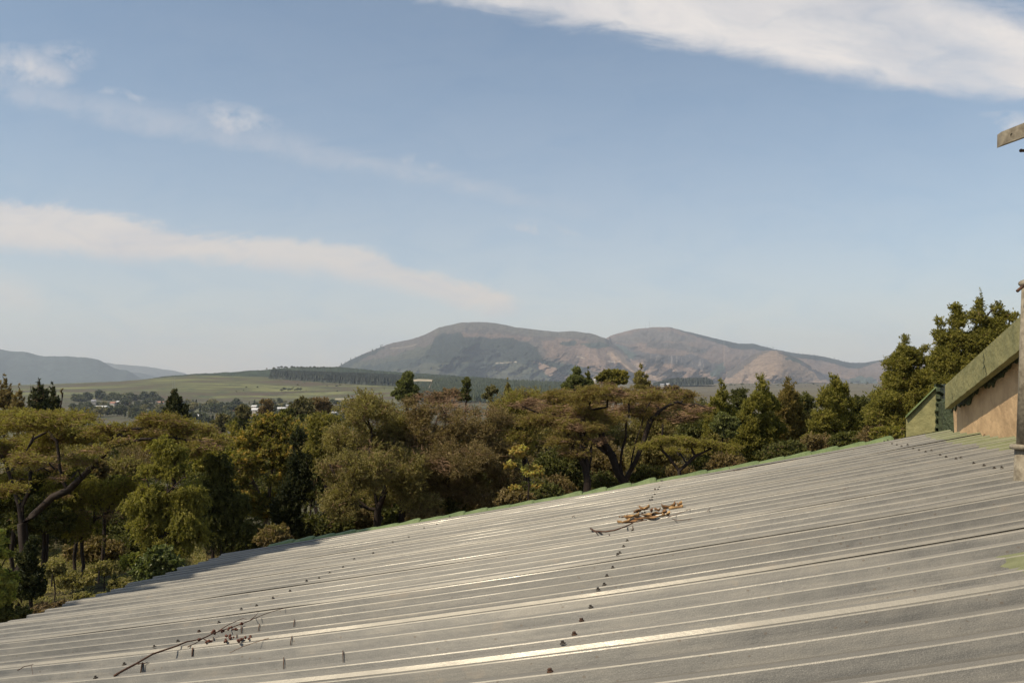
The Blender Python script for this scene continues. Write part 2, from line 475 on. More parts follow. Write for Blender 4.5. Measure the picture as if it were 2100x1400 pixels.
M1C = [(600, 775), (660, 764), (690, 754), (700, 748), (715, 740), (750, 724), (780, 712), (800, 704), (840, 697), (865, 688), (880, 682), (900, 671), (945, 661), (1000, 661), (1020, 663), (1050, 669), (1100, 677), (1140, 680), (1180, 679), (1220, 686), (1243, 694), (1262, 708), (1290, 726), (1330, 752), (1375, 775), (1420, 792), (1460, 800)]
def m1_spurs(x, y, t):
    s = 0
    for (xc, xf, w, a) in ((745, 700, 45, 260), (860, 800, 60, 200), (960, 900, 70, 330), (1060, 1100, 60, 260), (1130, 1190, 45, 300), (1200, 1270, 34, 340), (1240, 1380, 30, 420)):
        c = xc + (xf - xc) * (1 - t)
        s = s + a * np.exp(-((x - c) / w) ** 2) * (0.25 + np.sin(PI * t) * .9)
    return s
def m1_cover(x, y, t):
    c = paint(GREY, x, y, [
        (GREEN, [(690, 765), (730, 742), (800, 730), (900, 700), (940, 690), (1000, 690), (1100, 720), (1140, 770), (1150, 800), (600, 800)]),
        (FOREST, [(860, 732), (880, 712), (905, 685), (950, 682), (975, 690), (1040, 694), (1085, 700), (1100, 716), (1112, 736), (1140, 742), (1160, 752), (1170, 772), (1130, 768), (1100, 756), (1050, 742), (990, 740), (940, 742), (890, 744)]),
        (FOREST * 1.4, [(700, 762), (790, 742), (860, 733), (900, 740), (850, 752), (790, 762), (740, 775)]),
        (FOREST * 1.5, [(900, 748), (1000, 742), (1090, 752), (1130, 775), (1000, 775), (905, 765)]),
        (PINK * .75, [(945, 683), (1010, 684), (1090, 690), (1085, 697), (1000, 692), (955, 690)]),
        (GREEN * 1.1, [(990, 752), (1080, 748), (1110, 762), (1040, 778), (985, 775)]),
        (PINK, [(1095, 742), (1130, 752), (1200, 792), (1160, 792), (1110, 760)]),
        (FOREST * 1.5, [(1140, 742), (1190, 748), (1200, 755), (1180, 775), (1160, 765)]),
        (PINK * .85, [(1110, 700), (1160, 692), (1225, 708), (1262, 712), (1300, 745), (1240, 770), (1180, 745), (1125, 730)]),
        (PINK * 1.05, [(1180, 715), (1240, 718), (1290, 740), (1370, 778), (1300, 782), (1215, 745)]),
        (TAN_, [(1240, 720), (1262, 718), (1300, 742), (1385, 778), (1320, 778), (1265, 745)]),
        (FOREST * 1.6, [(1145, 700), (1180, 699), (1185, 708), (1150, 708)]),
        (FOREST * 1.8, [(1190, 705), (1240, 703), (1250, 712), (1215, 716)]),
        (FOREST, [(690, 756), (715, 738), (783, 709), (790, 714), (760, 728), (735, 742), (715, 752), (700, 768)]),
    ], 11)
    c[(t > .90) & (x > 890) & (x < 1245)] = (.085, .075, .06)
    sp = vnoise(x / 3, y / 2, 5, 3) > .28
    c[sp & (t > .45)] *= .72
    c[lineband(x, y, [(1015, 745), (1060, 742)], .55)] = TRACK
    c[lineband(x, y, [(1182, 731), (1200, 735)], .55)] = TRACK
    c[lineband(x, y, [(1245, 740), (1262, 743)], .6)] = TRACK
    c[lineband(x, y, [(800, 714), (830, 712), (855, 706)], .5)] = TRACK * .6
    c[lineband(x, y, [(1024, 755), (1036, 753)], .9)] = TRACK
    return c
hill("mountain", M1C, [(600, 802), (2000, 802)], 4300, 5900, m1_cover, 600, 1460, 1.5, 110, m1_spurs, 150, 4, jag=.7, label='grey green mountain with a long flat top and dark plantation on its slope')

M2C = [(1150, 780), (1180, 730), (1215, 705), (1243, 693), (1258, 686), (1280, 680), (1300, 675), (1335, 671), (1375, 671), (1400, 677), (1450, 690), (1500, 701), (1515, 705), (1545, 705), (1580, 713), (1600, 719), (1640, 725), (1690, 731), (1740, 743), (1775, 744), (1810, 737), (1860, 735), (2000, 742), (2250, 760)]
def m2_spurs(x, y, t):
    s = 0
    for (xc, xf, w, a) in ((1290, 1420, 40, 420), (1400, 1470, 55, 380), (1500, 1520, 40, 200), (1640, 1690, 40, 360), (1730, 1790, 40, 300), (1850, 1880, 40, 300)):
        c = xc + (xf - xc) * (1 - t)
        s = s + a * np.exp(-((x - c) / w) ** 2) * (0.25 + np.sin(PI * t) * .9)
    # cliff band
    yb = np.interp(x, [1250, 1320, 1400, 1450, 1480], [716, 724, 730, 742, 752])
    s = s + 160 / (1 + np.exp((y - yb) / 2.0)) * ((x > 1250) & (x < 1485)) * -1
    return s
def m2_cover(x, y, t):
    c = paint(PINK * .80, x, y, [
        (GREY * 1.15, [(1243, 696), (1330, 672), (1420, 690), (1420, 702), (1340, 700), (1290, 708)]),
        (ROCK, [(1243, 697), (1300, 716), (1330, 724), (1420, 728), (1465, 745), (1490, 750), (1480, 772), (1440, 757), (1390, 748), (1340, 744), (1320, 736), (1295, 738), (1262, 718)]),
        (FOREST * 2.0, [(1243, 697), (1275, 712), (1300, 722), (1303, 734), (1285, 737), (1262, 722)]),
        (FOREST * 2.2, [(1466, 748), (1492, 742), (1480, 762), (1468, 780), (1458, 770)]),
        (PINK * 1.0, [(1330, 744), (1400, 752), (1460, 768), (1470, 790), (1330, 790), (1300, 770), (1290, 748)]),
        (TAN_ * .95, [(1290, 748), (1310, 740), (1400, 778), (1340, 785)]),
        (GREY * .9, [(1330, 700), (1400, 705), (1450, 715), (1440, 726), (1390, 716), (1330, 712)]),
        (GREY * .9, [(1400, 708), (1445, 718), (1420, 726)]),
        (PINK * .95, [(1640, 738), (1690, 748), (1740, 775), (1700, 785), (1650, 765)]),
        (ROCK * 1.1, [(1660, 760), (1720, 772), (1760, 780), (1700, 790)]),
        (FOREST * 2.6, [(1740, 775), (1790, 770), (1810, 790), (1760, 795)]),
    ], 23)
    cy = np.interp(x, *zip(*M2C))
    th = np.interp(x, [1365, 1400, 1500, 1600, 1700, 1760, 1785, 1860], [0, 3, 12, 9, 9, 12, 5, 2])
    c[(y - cy < th + vnoise(x / 9, y * 0, 4, 3) * 2) & (x > 1370)] = FOREST * .75
    streak = (vnoise(x / 1.7, y / 18, 8, 3) > .35) & lineband(x, y, [(1330, 732), (1400, 735), (1470, 752)], 8)
    c[streak] = (.13, .11, .10)
    c[lineband(x, y, [(1376, 736), (1379, 736)], 8)] = (.17, .15, .14)
    c[lineband(x, y, [(1386, 738), (1389, 738)], 8)] = (.15, .13, .12)
    c[(vnoise(x / 3, y / 2, 5, 3) > .3)] *= .75
    return c
hill("mountain", M2C, [(1100, 802), (2300, 802)], 4700, 6500, m2_cover, 1150, 2250, 1.5, 110, m2_spurs, 170, 9, jag=.4, label='pinkish brown mountain with a rounded top, rocky cliffs and dark forest along its ridge')

M3C = [(1420, 800), (1450, 784), (1475, 771), (1500, 757), (1520, 742), (1545, 727), (1570, 719), (1590, 718), (1612, 724), (1640, 737), (1665, 752), (1690, 768), (1710, 783), (1740, 796), (1760, 802)]
def m3_spurs(x, y, t):
    return 300 * np.exp(-((x - 1590 - 6 * (1 - t)) / 50) ** 2) * np.sin(PI * np.clip(t * .9 + .1, 0, 1)) + 120 * np.exp(-((x - 1520) / 18) ** 2)
def m3_cover(x, y, t):
    c = paint(TAN_ * .92, x, y, [(GREY * 1.1, [(1470, 776), (1500, 752), (1540, 724), (1590, 714), (1560, 730), (1525, 755), (1500, 775)]),
                              (ROCK, [(1590, 716), (1625, 727), (1690, 765), (1715, 785), (1690, 778), (1650, 752), (1610, 732)]),
                              (FOREST * 2, [(1605, 727), (1640, 737), (1650, 748), (1625, 740)])], 31)
    c[(vnoise(x / 2.4, y / 1.6, 15, 3) > .34) & (t > .5)] *= .68
    return c
hill("mountain", M3C, [(1400, 804), (1800, 804)], 4100, 4700, m3_cover, 1420, 1760, 1.5, 70, m3_spurs, 70, 14, label='smooth tan hill in front of the pinkish brown mountain')

def flat_cover(col, seed):
    def fn(x, y, t):
        c = np.broadcast_to(np.array(col), x.shape + (3,)).copy()
        return c * (1 + .25 * vnoise(x / 20, y / 6, seed, 4))[..., None]
    return fn
hill("hills", [(-700, 690), (-200, 700), (-20, 713), (0, 716), (20, 720), (50, 721), (85, 730), (150, 731), (190, 735), (205, 738), (222, 748), (240, 758), (262, 759), (280, 770), (300, 780), (330, 792)],
     [(-700, 800), (330, 800)], 8300, 9600, flat_cover((.045, .055, .045), 2), -700, 330, 3, 50, None, 60, 21, jag=.4, label='blue grey hill at the far left fading in haze')
hill("hills", [(150, 745), (215, 743), (235, 746), (260, 748), (300, 751), (330, 756), (360, 761), (390, 769), (420, 778)],
     [(150, 800), (420, 800)], 13000, 13800, flat_cover((.08, .08, .06), 3), 150, 420, 3, 30, None, 60, 25, label='palest blue hill behind the far left hill')
hill("hills", [(220, 775), (262, 762), (290, 764), (320, 771), (350, 778), (370, 786)],
     [(220, 800), (370, 800)], 11000, 11600, flat_cover((.05, .06, .05), 3), 220, 370, 3, 30, None, 50, 27, label='low blue hill at the foot of the palest hill')
hill("ridge", [(250, 786), (300, 777), (340, 771), (400, 767), (450, 764), (490, 762), (530, 759), (560, 757), (600, 753), (690, 752), (740, 757), (800, 762), (900, 768), (1000, 775), (1150, 790)],
     [(250, 800), (1150, 802)], 2900, 3300, flat_cover((.028, .038, .022), 6), 250, 1150, 2, 40, None, 30, 33, jag=1.4, label='low dark wooded ridge behind the green hill')
# purplish low rise on the right plain
hill("ridge", [(1590, 800), (1610, 788), (1640, 785), (1680, 785), (1710, 787), (1740, 790), (1770, 800)], [(1590, 806), (1770, 806)], 3300, 3500,
     flat_cover((.05, .05, .045), 6), 1590, 1770, 3, 20, None, 10, 37, jag=1.5, label='low dark rise on the plain below the tan hill')

# ------------------------------------------------------------------ foliage
def foliage_mat(name, dark, mid, light, accent=None, trans=.35, nscale=1.2, rough=.6):
    trans = min(.5, trans + .12)
    m, t = material(name)
    c = N(t, 'ShaderNodeTexCoord').outputs['Object']
    g = N(t, 'ShaderNodeNewGeometry')
    n = N(t, 'ShaderNodeTexNoise', {'Vector': c, 'Scale': nscale, 'Detail': 4.0}).outputs[0]
    ta = N(t, 'ShaderNodeAttribute', attribute_name='tint')
    f = M(t, 'ADD', M(t, 'MULTIPLY', n, .42), M(t, 'MULTIPLY', g.outputs['Random Per Island'], .22))
    f = M(t, 'ADD', f, M(t, 'MULTIPLY', ta.outputs['Fac'], .36))
    stops = [(.22, tuple(q * 1.1 for q in dark)), (.44, mid), (.68, light)]
    if accent: stops.append((.86, accent))
    col = ramp(t, f, stops)
    d = N(t, 'ShaderNodeBsdfPrincipled', {'Base Color': col, 'Roughness': rough, 'Specular IOR Level': .25})
    tr = N(t, 'ShaderNodeBsdfTranslucent', {0: mixc(t, 1.0, col, (1.15, 1.25, .5), 'MULTIPLY')})
    mx = N(t, 'ShaderNodeMixShader', {0: trans, 1: d.outputs[0], 2: tr.outputs[0]})
    finish(t, mx.outputs[0])
    return m
FM = {
 'acacia':  foliage_mat("acacia_leaf", (.125, .085, .030), (.250, .195, .062), (.330, .295, .085), trans=.4),
 'acacia_brown': foliage_mat("acacia_dry_leaf", (.120, .078, .030), (.240, .175, .065), (.320, .265, .085), trans=.35),
 'acacia_gold': foliage_mat("acacia_gold_leaf", (.110, .088, .025), (.270, .225, .060), (.360, .320, .085), trans=.4),
 'olive':   foliage_mat("olive_leaf", (0.080, 0.064, 0.025), (0.196, 0.160, 0.059), (0.333, 0.280, 0.105), trans=.3),
 'olive_brown': foliage_mat("olive_brown_leaf", (0.080, 0.055, 0.025), (0.178, 0.131, 0.055), (0.293, 0.220, 0.100), trans=.25),
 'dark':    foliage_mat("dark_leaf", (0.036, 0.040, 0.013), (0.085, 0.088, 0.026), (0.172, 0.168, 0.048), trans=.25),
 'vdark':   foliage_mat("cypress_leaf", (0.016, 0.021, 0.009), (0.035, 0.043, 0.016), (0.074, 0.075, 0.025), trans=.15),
 'conifer': foliage_mat("conifer_leaf", (0.080, 0.082, 0.020), (0.201, 0.183, 0.041), (0.343, 0.299, 0.073), trans=.35),
 'rconifer': foliage_mat("rusty_conifer_leaf", (0.080, 0.067, 0.020), (0.178, 0.141, 0.041), (0.302, 0.214, 0.068), trans=.3),
 'yellow':  foliage_mat("yellow_green_leaf", (0.071, 0.065, 0.018), (0.194, 0.174, 0.050), (0.329, 0.280, 0.084), (0.494, 0.336, 0.095), trans=.4),
 'bright':  foliage_mat("bright_leaf", (.100, .110, .030), (.240, .250, .065), (.42, .40, .11), trans=.4),
 'fresh':   foliage_mat("fresh_leaf", (.060, .064, .026), (.140, .150, .055), (.240, .245, .095), trans=.3),
 'glossy':  foliage_mat("glossy_leaf", (0.041, 0.055, 0.020), (0.096, 0.115, 0.037), (0.201, 0.214, 0.077), trans=.2, rough=.4),
 'gum':     foliage_mat("gum_leaf", (0.071, 0.064, 0.031), (0.161, 0.146, 0.068), (0.252, 0.214, 0.103), trans=.2),
 'gumbrown': foliage_mat("gum_brown_leaf", (0.101, 0.072, 0.041), (0.211, 0.153, 0.086), (0.293, 0.205, 0.111), trans=.2),
 'far':     foliage_mat("far_leaf", (0.029, 0.037, 0.016), (0.065, 0.075, 0.036), (0.122, 0.123, 0.058), trans=.15, nscale=.2),
 'meadow_sunlit': foliage_mat('meadow_sunlit_leaf', (.085, .080, .032), (.26, .23, .085), (.44, .37, .17), trans=.3),  # leaf colour lightened to stand in for sun on the clearing
 'blossom': foliage_mat("blossom_leaf", (0.161, 0.112, 0.035), (0.445, 0.299, 0.086), (0.550, 0.521, 0.171), trans=.3),
}
BARK = simple("bark", (.034, .021, .014), (.011, .008, .006), scale=3, bump=.6, bscale=14)
BARKL = simple("pale_bark", (.20, .15, .10), (.07, .05, .035), scale=3, bump=.4, bscale=14)
TWIG = simple("twig_bark", (.27, .165, .090), (.13, .080, .045), scale=5)

def leaves(cent, size, asp, up=0.0, along=None, flat=0.0, r=rng):
    """quads for leaves at cent; returns verts, quads"""
    n = len(cent)
    a = r.normal(size=(n, 3)); a[:, 2] = a[:, 2] * (1 - flat) + up
    if along is not None: a = a * (1 - abs(up) * .0) + along
    a /= np.linalg.norm(a, axis=1, keepdims=True) + 1e-9
    b = r.normal(size=(n, 3)); b[:, 2] *= (1 - flat)
    b = np.cross(a, b) if flat < .5 else np.cross(a, np.array([0, 0, 1.]) + r.normal(size=(n, 3)) * .35)
    b /= np.linalg.norm(b, axis=1, keepdims=True) + 1e-9
    s = size * r.uniform(.6, 1.35, (n, 1))
    L = a * s; W = b * s * asp
    bend = np.cross(a, b) * s * .12
    v = np.stack([cent - L * .5, cent - W * .5 + bend, cent + L * .5, cent + W * .5 + bend], 1)
    q = np.arange(n * 4).reshape(n, 4)
    return v.reshape(-1, 3), q

def strips(p0, p1, w, r=rng):
    """thin twig ribbons from p0 to p1 (crossed pair would be invisible at this size)"""
    n = len(p0)
    d = p1 - p0
    s = np.cross(d, r.normal(size=(n, 3)))
    s /= np.linalg.norm(s, axis=1, keepdims=True) + 1e-9
    s *= w
    mid = (p0 + p1) / 2 + r.normal(size=(n, 3)) * np.linalg.norm(d, axis=1, keepdims=True) * .07
    v = np.stack([p0 - s, p0 + s, mid + s * .7, mid - s * .7, p1 + s * .3, p1 - s * .3], 1).reshape(-1, 3)
    i = np.arange(n)[:, None] * 6
    q = np.concatenate([i + np.array([[0, 1, 2, 3]]), i + np.array([[3, 2, 4, 5]])])
    return v, q

def skeleton(base, fork, targets, r_base, mb, wob=.12, limbs=None, n=6, minr=.006, r=rng):
    nodes = []; par = []
    H = np.linalg.norm(fork - base)
    k0 = 5
    for i in range(k0):
        f_ = i / (k0 - 1)
        nodes.append(base * (1 - f_) + fork * f_ + (r.normal(size=3) * H * .02 if 0 < i < k0 - 1 else 0)); par.append(i - 1)
    plen = [0] * k0
    limb_nodes = []
    if limbs:
        for L in limbs:
            prev = int(np.argmin([np.linalg.norm(np.array(L[0]) - q) for q in nodes]))
            for p in L[1:]:
                a = nodes[prev]; p = np.array(p)
                for g_ in (.5, 1.0):
                    q = a * (1 - g_) + p * g_ + (r.normal(size=3) * np.linalg.norm(p - a) * .06 if g_ < 1 else 0)
                    nodes.append(q); par.append(prev); plen.append(plen[prev]); prev = len(nodes) - 1
    order = np.argsort([np.linalg.norm(t_ - fork) for t_ in targets])
    for ti in order:
        tgt = targets[ti]
        arr = np.array(nodes[k0 - 2:])
        d = np.linalg.norm(arr - tgt, axis=1) + .35 * np.array(plen[k0 - 2:]) + np.maximum(arr[:, 2] - tgt[2], 0) * .8
        prev = int(np.argmin(d)) + k0 - 2
        a = nodes[prev]; L = np.linalg.norm(tgt - a)
        m_ = 3 if L > .5 else 2
        for j in range(1, m_ + 1):
            f_ = j / m_
            q = a * (1 - f_) + tgt * f_ + (r.normal(size=3) * L * wob * .6 if j < m_ else 0)
            q[2] += math.sin(PI * f_) * L * .06
            nodes.append(q); par.append(prev); plen.append(plen[prev] + L / m_); prev = len(nodes) - 1
    cnt = np.zeros(len(nodes))
    for i in range(len(nodes) - 1, 0, -1):
        cnt[i] = max(cnt[i], 1); cnt[par[i]] += cnt[i]
    tot = cnt[0] if cnt[0] else 1
    rad = np.maximum(r_base * .55 * (cnt / tot) ** .5, minr)
    kids = {}
    for i in range(1, len(nodes)): kids.setdefault(par[i], []).append(i)
    # chains
    stack = [(0, None)]
    while stack:
        s_, _ = stack.pop()
        start_kids = kids.get(s_, [])
        if not start_kids: continue
        for kc in start_kids:
            chain = [s_, kc]; c_ = kc
            while True:
                ks = kids.get(c_, [])
                if not ks: break
                main = max(ks, key=lambda z: cnt[z])
                for o_ in ks:
                    if o_ != main: stack.append((c_, None)); extra.setdefault(c_, []).append(o_) if False else None
                # push the side chains individually
                for o_ in ks:
                    if o_ != main: side.append((c_, o_)) if False else None
                chain.append(main); c_ = main
            rr = [min(rad[chain[0]], rad[chain[1]] * 1.15)] + [rad[z] for z in chain[1:]]
            mb.tube([nodes[z] for z in chain], rr, n if rr[0] > .03 else 4, cap=False)
            # remove the followed main links so that they are not drawn twice
            for z0, z1 in zip(chain[:-1], chain[1:]):
                kids[z0] = [z for z in kids[z0] if z != z1]
        # nodes with remaining kids are on the stack already
    return nodes, rad

TREES = []
def tree(name, label, mat, D, base, blobs, n=6000, leaf=.07, asp=.5, style='broad', r_base=.10, sub=14, fork=None, limbs=None,
         twigs=0, cat='tree', group=None, bark=None, subf=.42, zf=1.0, depth=1.0, seed=None, accent=0.0, gap=0.0, trunk=True, twigw=.004):
    r = np.random.default_rng(seed if seed is not None else (int(base[0] * 7 + base[1] * 3 + D * 13)) % 99991)
    k = D / F
    B = []
    for bl in blobs:
        x, y, rx, ry = bl[:4]; dz = bl[4] if len(bl) > 4 else 0.0
        B.append((at(x, y, D + dz), np.array([rx * k, min(rx, ry * 1.5) * k * depth, ry * k]) * .90))
    sub = int(sub * 1.7); n = int(n * 1.3)
    if n > 24000: n = int(n * 1.4); leaf *= .82
    subf = max(.38, subf * .95)
    wts = np.array([b[1][0] * b[1][2] for b in B]); wts = wts / wts.sum()
    subs = []
    for (c, R), w in zip(B, wts):
        m_ = max(3, int(round(sub * len(B) * w)))
        d = r.normal(size=(m_, 3)); d /= np.linalg.norm(d, axis=1, keepdims=True)
        if style in ('acacia',): d[:, 2] = np.abs(d[:, 2]) * .9 - .15
        rr = r.uniform(.35, .85, (m_, 1))
        pc = c + d * R * rr
        for p in pc:
            s_ = subf * r.uniform(.7, 1.25)
            sr = np.array([R[0], R[1], R[2]]) * s_
            mr = min(R[0], R[2] * 1.6)
            sr = np.minimum(sr, mr * s_ * 1.3)
            subs.append((p, sr))
    sc = np.array([s[0] for s in subs]); sr = np.array([s[1] for s in subs])
    if style == 'acacia': sr[:, 2] *= .8
    wt = sr[:, 0] * np.maximum(sr[:, 2], .3 * sr[:, 0]); wt /= wt.sum()
    # clumps inside every sub-blob, then leaves round the clumps
    ncl = max(60, n // 16)
    ci = r.choice(len(sc), ncl, p=wt)
    d = r.normal(size=(ncl, 3)); d /= np.linalg.norm(d, axis=1, keepdims=True)
    cc = sc[ci] + d * sr[ci] * (r.uniform(.2, 1.0, (ncl, 1)) ** .5)
    if gap > 0:
        nz_ = vnoise(cc[:, 0] / .5, cc[:, 2] / .4, 7, 2) + vnoise(cc[:, 1] / .5, cc[:, 2] / .4, 9, 2)
        keep = nz_ > -.75 + gap
        cc = cc[keep]; d = d[keep]; ci = ci[keep]
        ncl = len(cc)
    li = r.integers(0, ncl, n)
    crad = (sr[:, 0].mean() * .40)
    ST = {'acacia': (.15, (1, 1, .35), 1.9, .26), 'conifer': (.55, (1, 1, 1), 1.5, .22), 'pine': (1.1, (1, 1, 1), 1.5, .20), 'weep': (-.75, (1, 1, 1), 1.5, .22)}.get(style, (.25, (1, 1, .8), 1.35, .26))
    ax = d * .8 + r.normal(size=(ncl, 3)) * .45
    ax = ax * np.array(ST[1]) + np.array([0, 0, ST[0]])
    ax /= np.linalg.norm(ax, axis=1, keepdims=True)
    Ls = crad * ST[2] * r.uniform(.5, 1.35, ncl)
    tt_ = r.uniform(-.5, 1.0, n)
    cen = cc[li] + ax[li] * (Ls[li] * tt_)[:, None] + r.normal(size=(n, 3)) * (crad * ST[3] * (1 - .6 * np.maximum(tt_, 0)))[:, None]
    if style in ('acacia', 'weep'): cen[:, 2] -= .35 * Ls[li] * np.maximum(tt_, 0) ** 2
    V_, Q_ = leaves(cen, leaf, asp, along=ax[li] * (1.6 if style != 'acacia' else 1.2), flat=.45 if style == 'acacia' else 0, r=r)
    tint = r.uniform(0, 1, ncl)
    if accent: tint = np.where(r.uniform(size=ncl) < accent, 1.6, tint)
    tv = np.repeat(tint[li], 4)
    bx, by = base
    bp = at(bx, by, D)
    gz = float(ground_z(bx, D)) - .1
    if by is not None and bp[2] < gz: gz = bp[2]
    foot = np.array([bp[0], D, gz])
    fx, fy = fork if fork else (bx, by - .35 * (by - blobs[0][1]))
    fk = at(fx, fy, D)
    e = thing(name, foot, label, cat, group)
    nf = len(Q_)
    mats = [mat]; mi = None
    if twigs:
        ti = r.integers(0, len(sc), twigs); tj = r.integers(0, ncl, twigs)
        # from a sub-blob centre towards a nearby clump
        d = r.normal(size=(twigs, 3)); d /= np.linalg.norm(d, axis=1, keepdims=True)
        if style == 'acacia': d[:, 2] *= .35
        p0 = sc[ti] + r.normal(size=(twigs, 3)) * sr[ti] * .4
        p1 = p0 + d * sr[ti] * r.uniform(.3, 1.0, (twigs, 1))
        tvv, tq = strips(p0, p1, twigw * r.uniform(.5, 1.6, (twigs, 1)), r=r)
        tq = tq + len(V_)
        V_ = np.concatenate([V_, tvv]); Q_ = np.concatenate([Q_, tq]); tv = np.concatenate([tv, np.zeros(len(tvv))])
        mats = [mat, TWIG]; mi = np.concatenate([np.zeros(nf), np.ones(len(tq))])
    new_mesh("crown", V_ - foot, Q_, parent=None, attrs={'tint': tv}, matidx=mi, mats=mats).parent = e
    if trunk:
        mb = MB(.16)
        tg = np.concatenate([sc[r.permutation(len(sc))[:min(len(sc), 46)]], cc[r.integers(0, len(cc), 26 if n > 20000 else 6)]])
        L3 = None
        if limbs: L3 = [[at(q[0], q[1], D + (q[2] if len(q) > 2 else 0)) for q in L] for L in limbs]
        skeleton(foot, fk, tg, r_base, mb, limbs=L3, r=r)
        mb.v = [tuple(np.array(p) - foot) for p in mb.v]
        mb.build("trunk", bark or BARK, None, smooth=True).parent = e
    TREES.append(e)
    return e

# --- left acacia: dark limbs fanning under a wide rippled canopy
tree('acacia_tree', 'large flat-topped acacia at the left edge with dark forking limbs', FM['acacia'], 17, (38, 1240),
     [(-60, 880, 110, 42), (60, 868, 95, 42, -1.0), (140, 862, 80, 34, .8), (130, 900, 95, 36, 1.2), (235, 885, 60, 26), (330, 868, 70, 34), (390, 885, 60, 36, .6),
      (420, 915, 50, 34), (20, 925, 100, 40, 1.5), (300, 890, 50, 30, .8), (60, 915, 90, 40, 2), (180, 900, 80, 40, 2), (260, 905, 60, 34, 2), (350, 905, 80, 40, 1.6), (440, 905, 46, 34, 1.2), (200, 925, 40, 18, -1.5), (120, 985, 34, 20, -1.6), (250, 905, 40, 16, -1.4), (60, 945, 44, 24, -1.8), (20, 1010, 40, 26, -1.2), (90, 962, 60, 26, .5), (160, 948, 44, 22, -.5), (15, 985, 46, 30, .8), (135, 1015, 44, 16, .4), (-30, 930, 60, 40), (380, 930, 60, 26, .4)],
     n=110000, leaf=.058, asp=.30, style='acacia', r_base=.17, sub=13, fork=(45, 1075), subf=.42, twigs=22000, twigw=.005,
     limbs=[[(45, 1075), (30, 1000), (12, 950), (-10, 900)], [(45, 1075), (85, 1040), (140, 1005), (190, 955), (225, 915), (262, 880), (330, 868)],
            [(140, 1005), (122, 960), (116, 905), (100, 880)], [(225, 915), (290, 900), (350, 898), (410, 905)], [(45, 1090), (62, 1000), (50, 930), (70, 890)]], gap=.25)
# --- centre-right acacia
tree('acacia_tree', 'wide reddish brown acacia with a bare flat canopy right of centre', FM['acacia_brown'], 21, (1280, 1030),
     [(1095, 832, 62, 26), (1160, 818, 75, 26, 1), (1240, 812, 80, 30, -1), (1320, 812, 80, 24), (1395, 812, 62, 16, .5), (1425, 840, 40, 26),
      (1300, 848, 110, 38, .6), (1200, 855, 95, 40), (1290, 820, 120, 30, 1.5), (1370, 835, 90, 34, 1.2), (1170, 840, 100, 36, 1.5), (1110, 865, 60, 24, -.6), (1390, 858, 55, 24), (1235, 790, 40, 12)],
     n=105000, leaf=.058, asp=.25, style='acacia', r_base=.22, sub=11, fork=(1280, 990), subf=.46, twigs=22000, twigw=.0055,
     limbs=[[(1280, 990), (1255, 935), (1230, 880), (1210, 840)], [(1280, 990), (1276, 920), (1284, 870), (1290, 830)], [(1280, 990), (1298, 930), (1316, 870), (1330, 830)],
            [(1283, 975), (1320, 905), (1334, 862), (1372, 830)], [(1255, 935), (1215, 905), (1180, 880), (1120, 860)]], gap=.45)
tree('acacia_tree', 'small acacia with a low golden canopy beneath the wide reddish brown one', FM['acacia_gold'], 19, (1392, 1010),
     [(1375, 905, 62, 17), (1440, 912, 50, 16), (1490, 918, 34, 14), (1330, 918, 36, 14), (1400, 925, 70, 14, 1)],
     n=22000, leaf=.05, asp=.28, style='acacia', r_base=.09, sub=10, fork=(1393, 965), twigs=2500, limbs=[[(1393, 965), (1370, 935), (1350, 915)], [(1393, 965), (1425, 935), (1460, 918)]], gap=.3)
tree('acacia_tree', 'dark many-stemmed acacia behind the roof left of the reddish brown canopy', FM['acacia_brown'], 20, (1205, 1030),
     [(1190, 880, 60, 28), (1150, 905, 50, 24), (1225, 905, 36, 24), (1180, 930, 46, 24)], n=14000, leaf=.05, asp=.28, style='acacia', r_base=.17, sub=12, fork=(1205, 985), twigs=4000,
     limbs=[[(1205, 985), (1185, 930), (1165, 895)], [(1205, 985), (1200, 925), (1196, 890)], [(1205, 985), (1212, 940), (1218, 900)]], gap=.4)

# --- the olive brown group in the middle
tree('olive_tree', 'broad olive brown tree with a leaning forked trunk left of centre', FM['olive'], 18, (772, 1085),
     [(760, 850, 80, 42), (705, 900, 62, 48), (800, 900, 85, 60, 1), (680, 975, 45, 45), (740, 960, 70, 55, -1), (830, 960, 70, 60), (700, 1030, 55, 35, -.6), (855, 1020, 60, 40), (780, 1020, 60, 30, 1.4), (750, 826, 24, 18)],
     n=85000, leaf=.050, asp=.42, r_base=.15, sub=12, fork=(775, 1045), subf=.4, twigs=6000, twigw=.0035,
     limbs=[[(775, 1045), (735, 1025), (700, 990), (675, 950)], [(775, 1045), (770, 985), (758, 935), (762, 880)], [(775, 1040), (790, 960), (810, 900)]], gap=.35)
tree('olive_tree', 'darker olive brown tree beside the broad forked one near the picture centre', FM['olive_brown'], 19, (822, 1080),
     [(880, 838, 85, 36), (950, 830, 70, 32, 1), (880, 890, 80, 50), (960, 885, 75, 50), (1010, 860, 45, 36), (930, 945, 85, 48, -1), (1010, 930, 55, 50), (880, 1000, 70, 42), (960, 1000, 70, 42), (1035, 985, 45, 40), (868, 812, 34, 18)],
     n=95000, leaf=.048, asp=.42, r_base=.15, sub=12, fork=(828, 1010), subf=.4, twigs=9000, twigw=.0035,
     limbs=[[(828, 1010), (850, 960), (880, 915)], [(828, 1015), (815, 950), (820, 900)], [(850, 960), (920, 920), (960, 880)], [(828, 1030), (890, 1000), (940, 960)]], gap=.35)
tree('broadleaf_tree', 'dense green tree right behind the olive brown pair with a low rounded top', FM['acacia'], 25, (1075, 1000),
     [(1045, 820, 48, 22), (1085, 815, 46, 22), (1050, 850, 60, 32), (1020, 835, 36, 20), (1095, 850, 40, 32), (1060, 900, 60, 36)],
     n=36000, leaf=.055, asp=.42, r_base=.13, sub=12, twigs=1500, gap=.2)
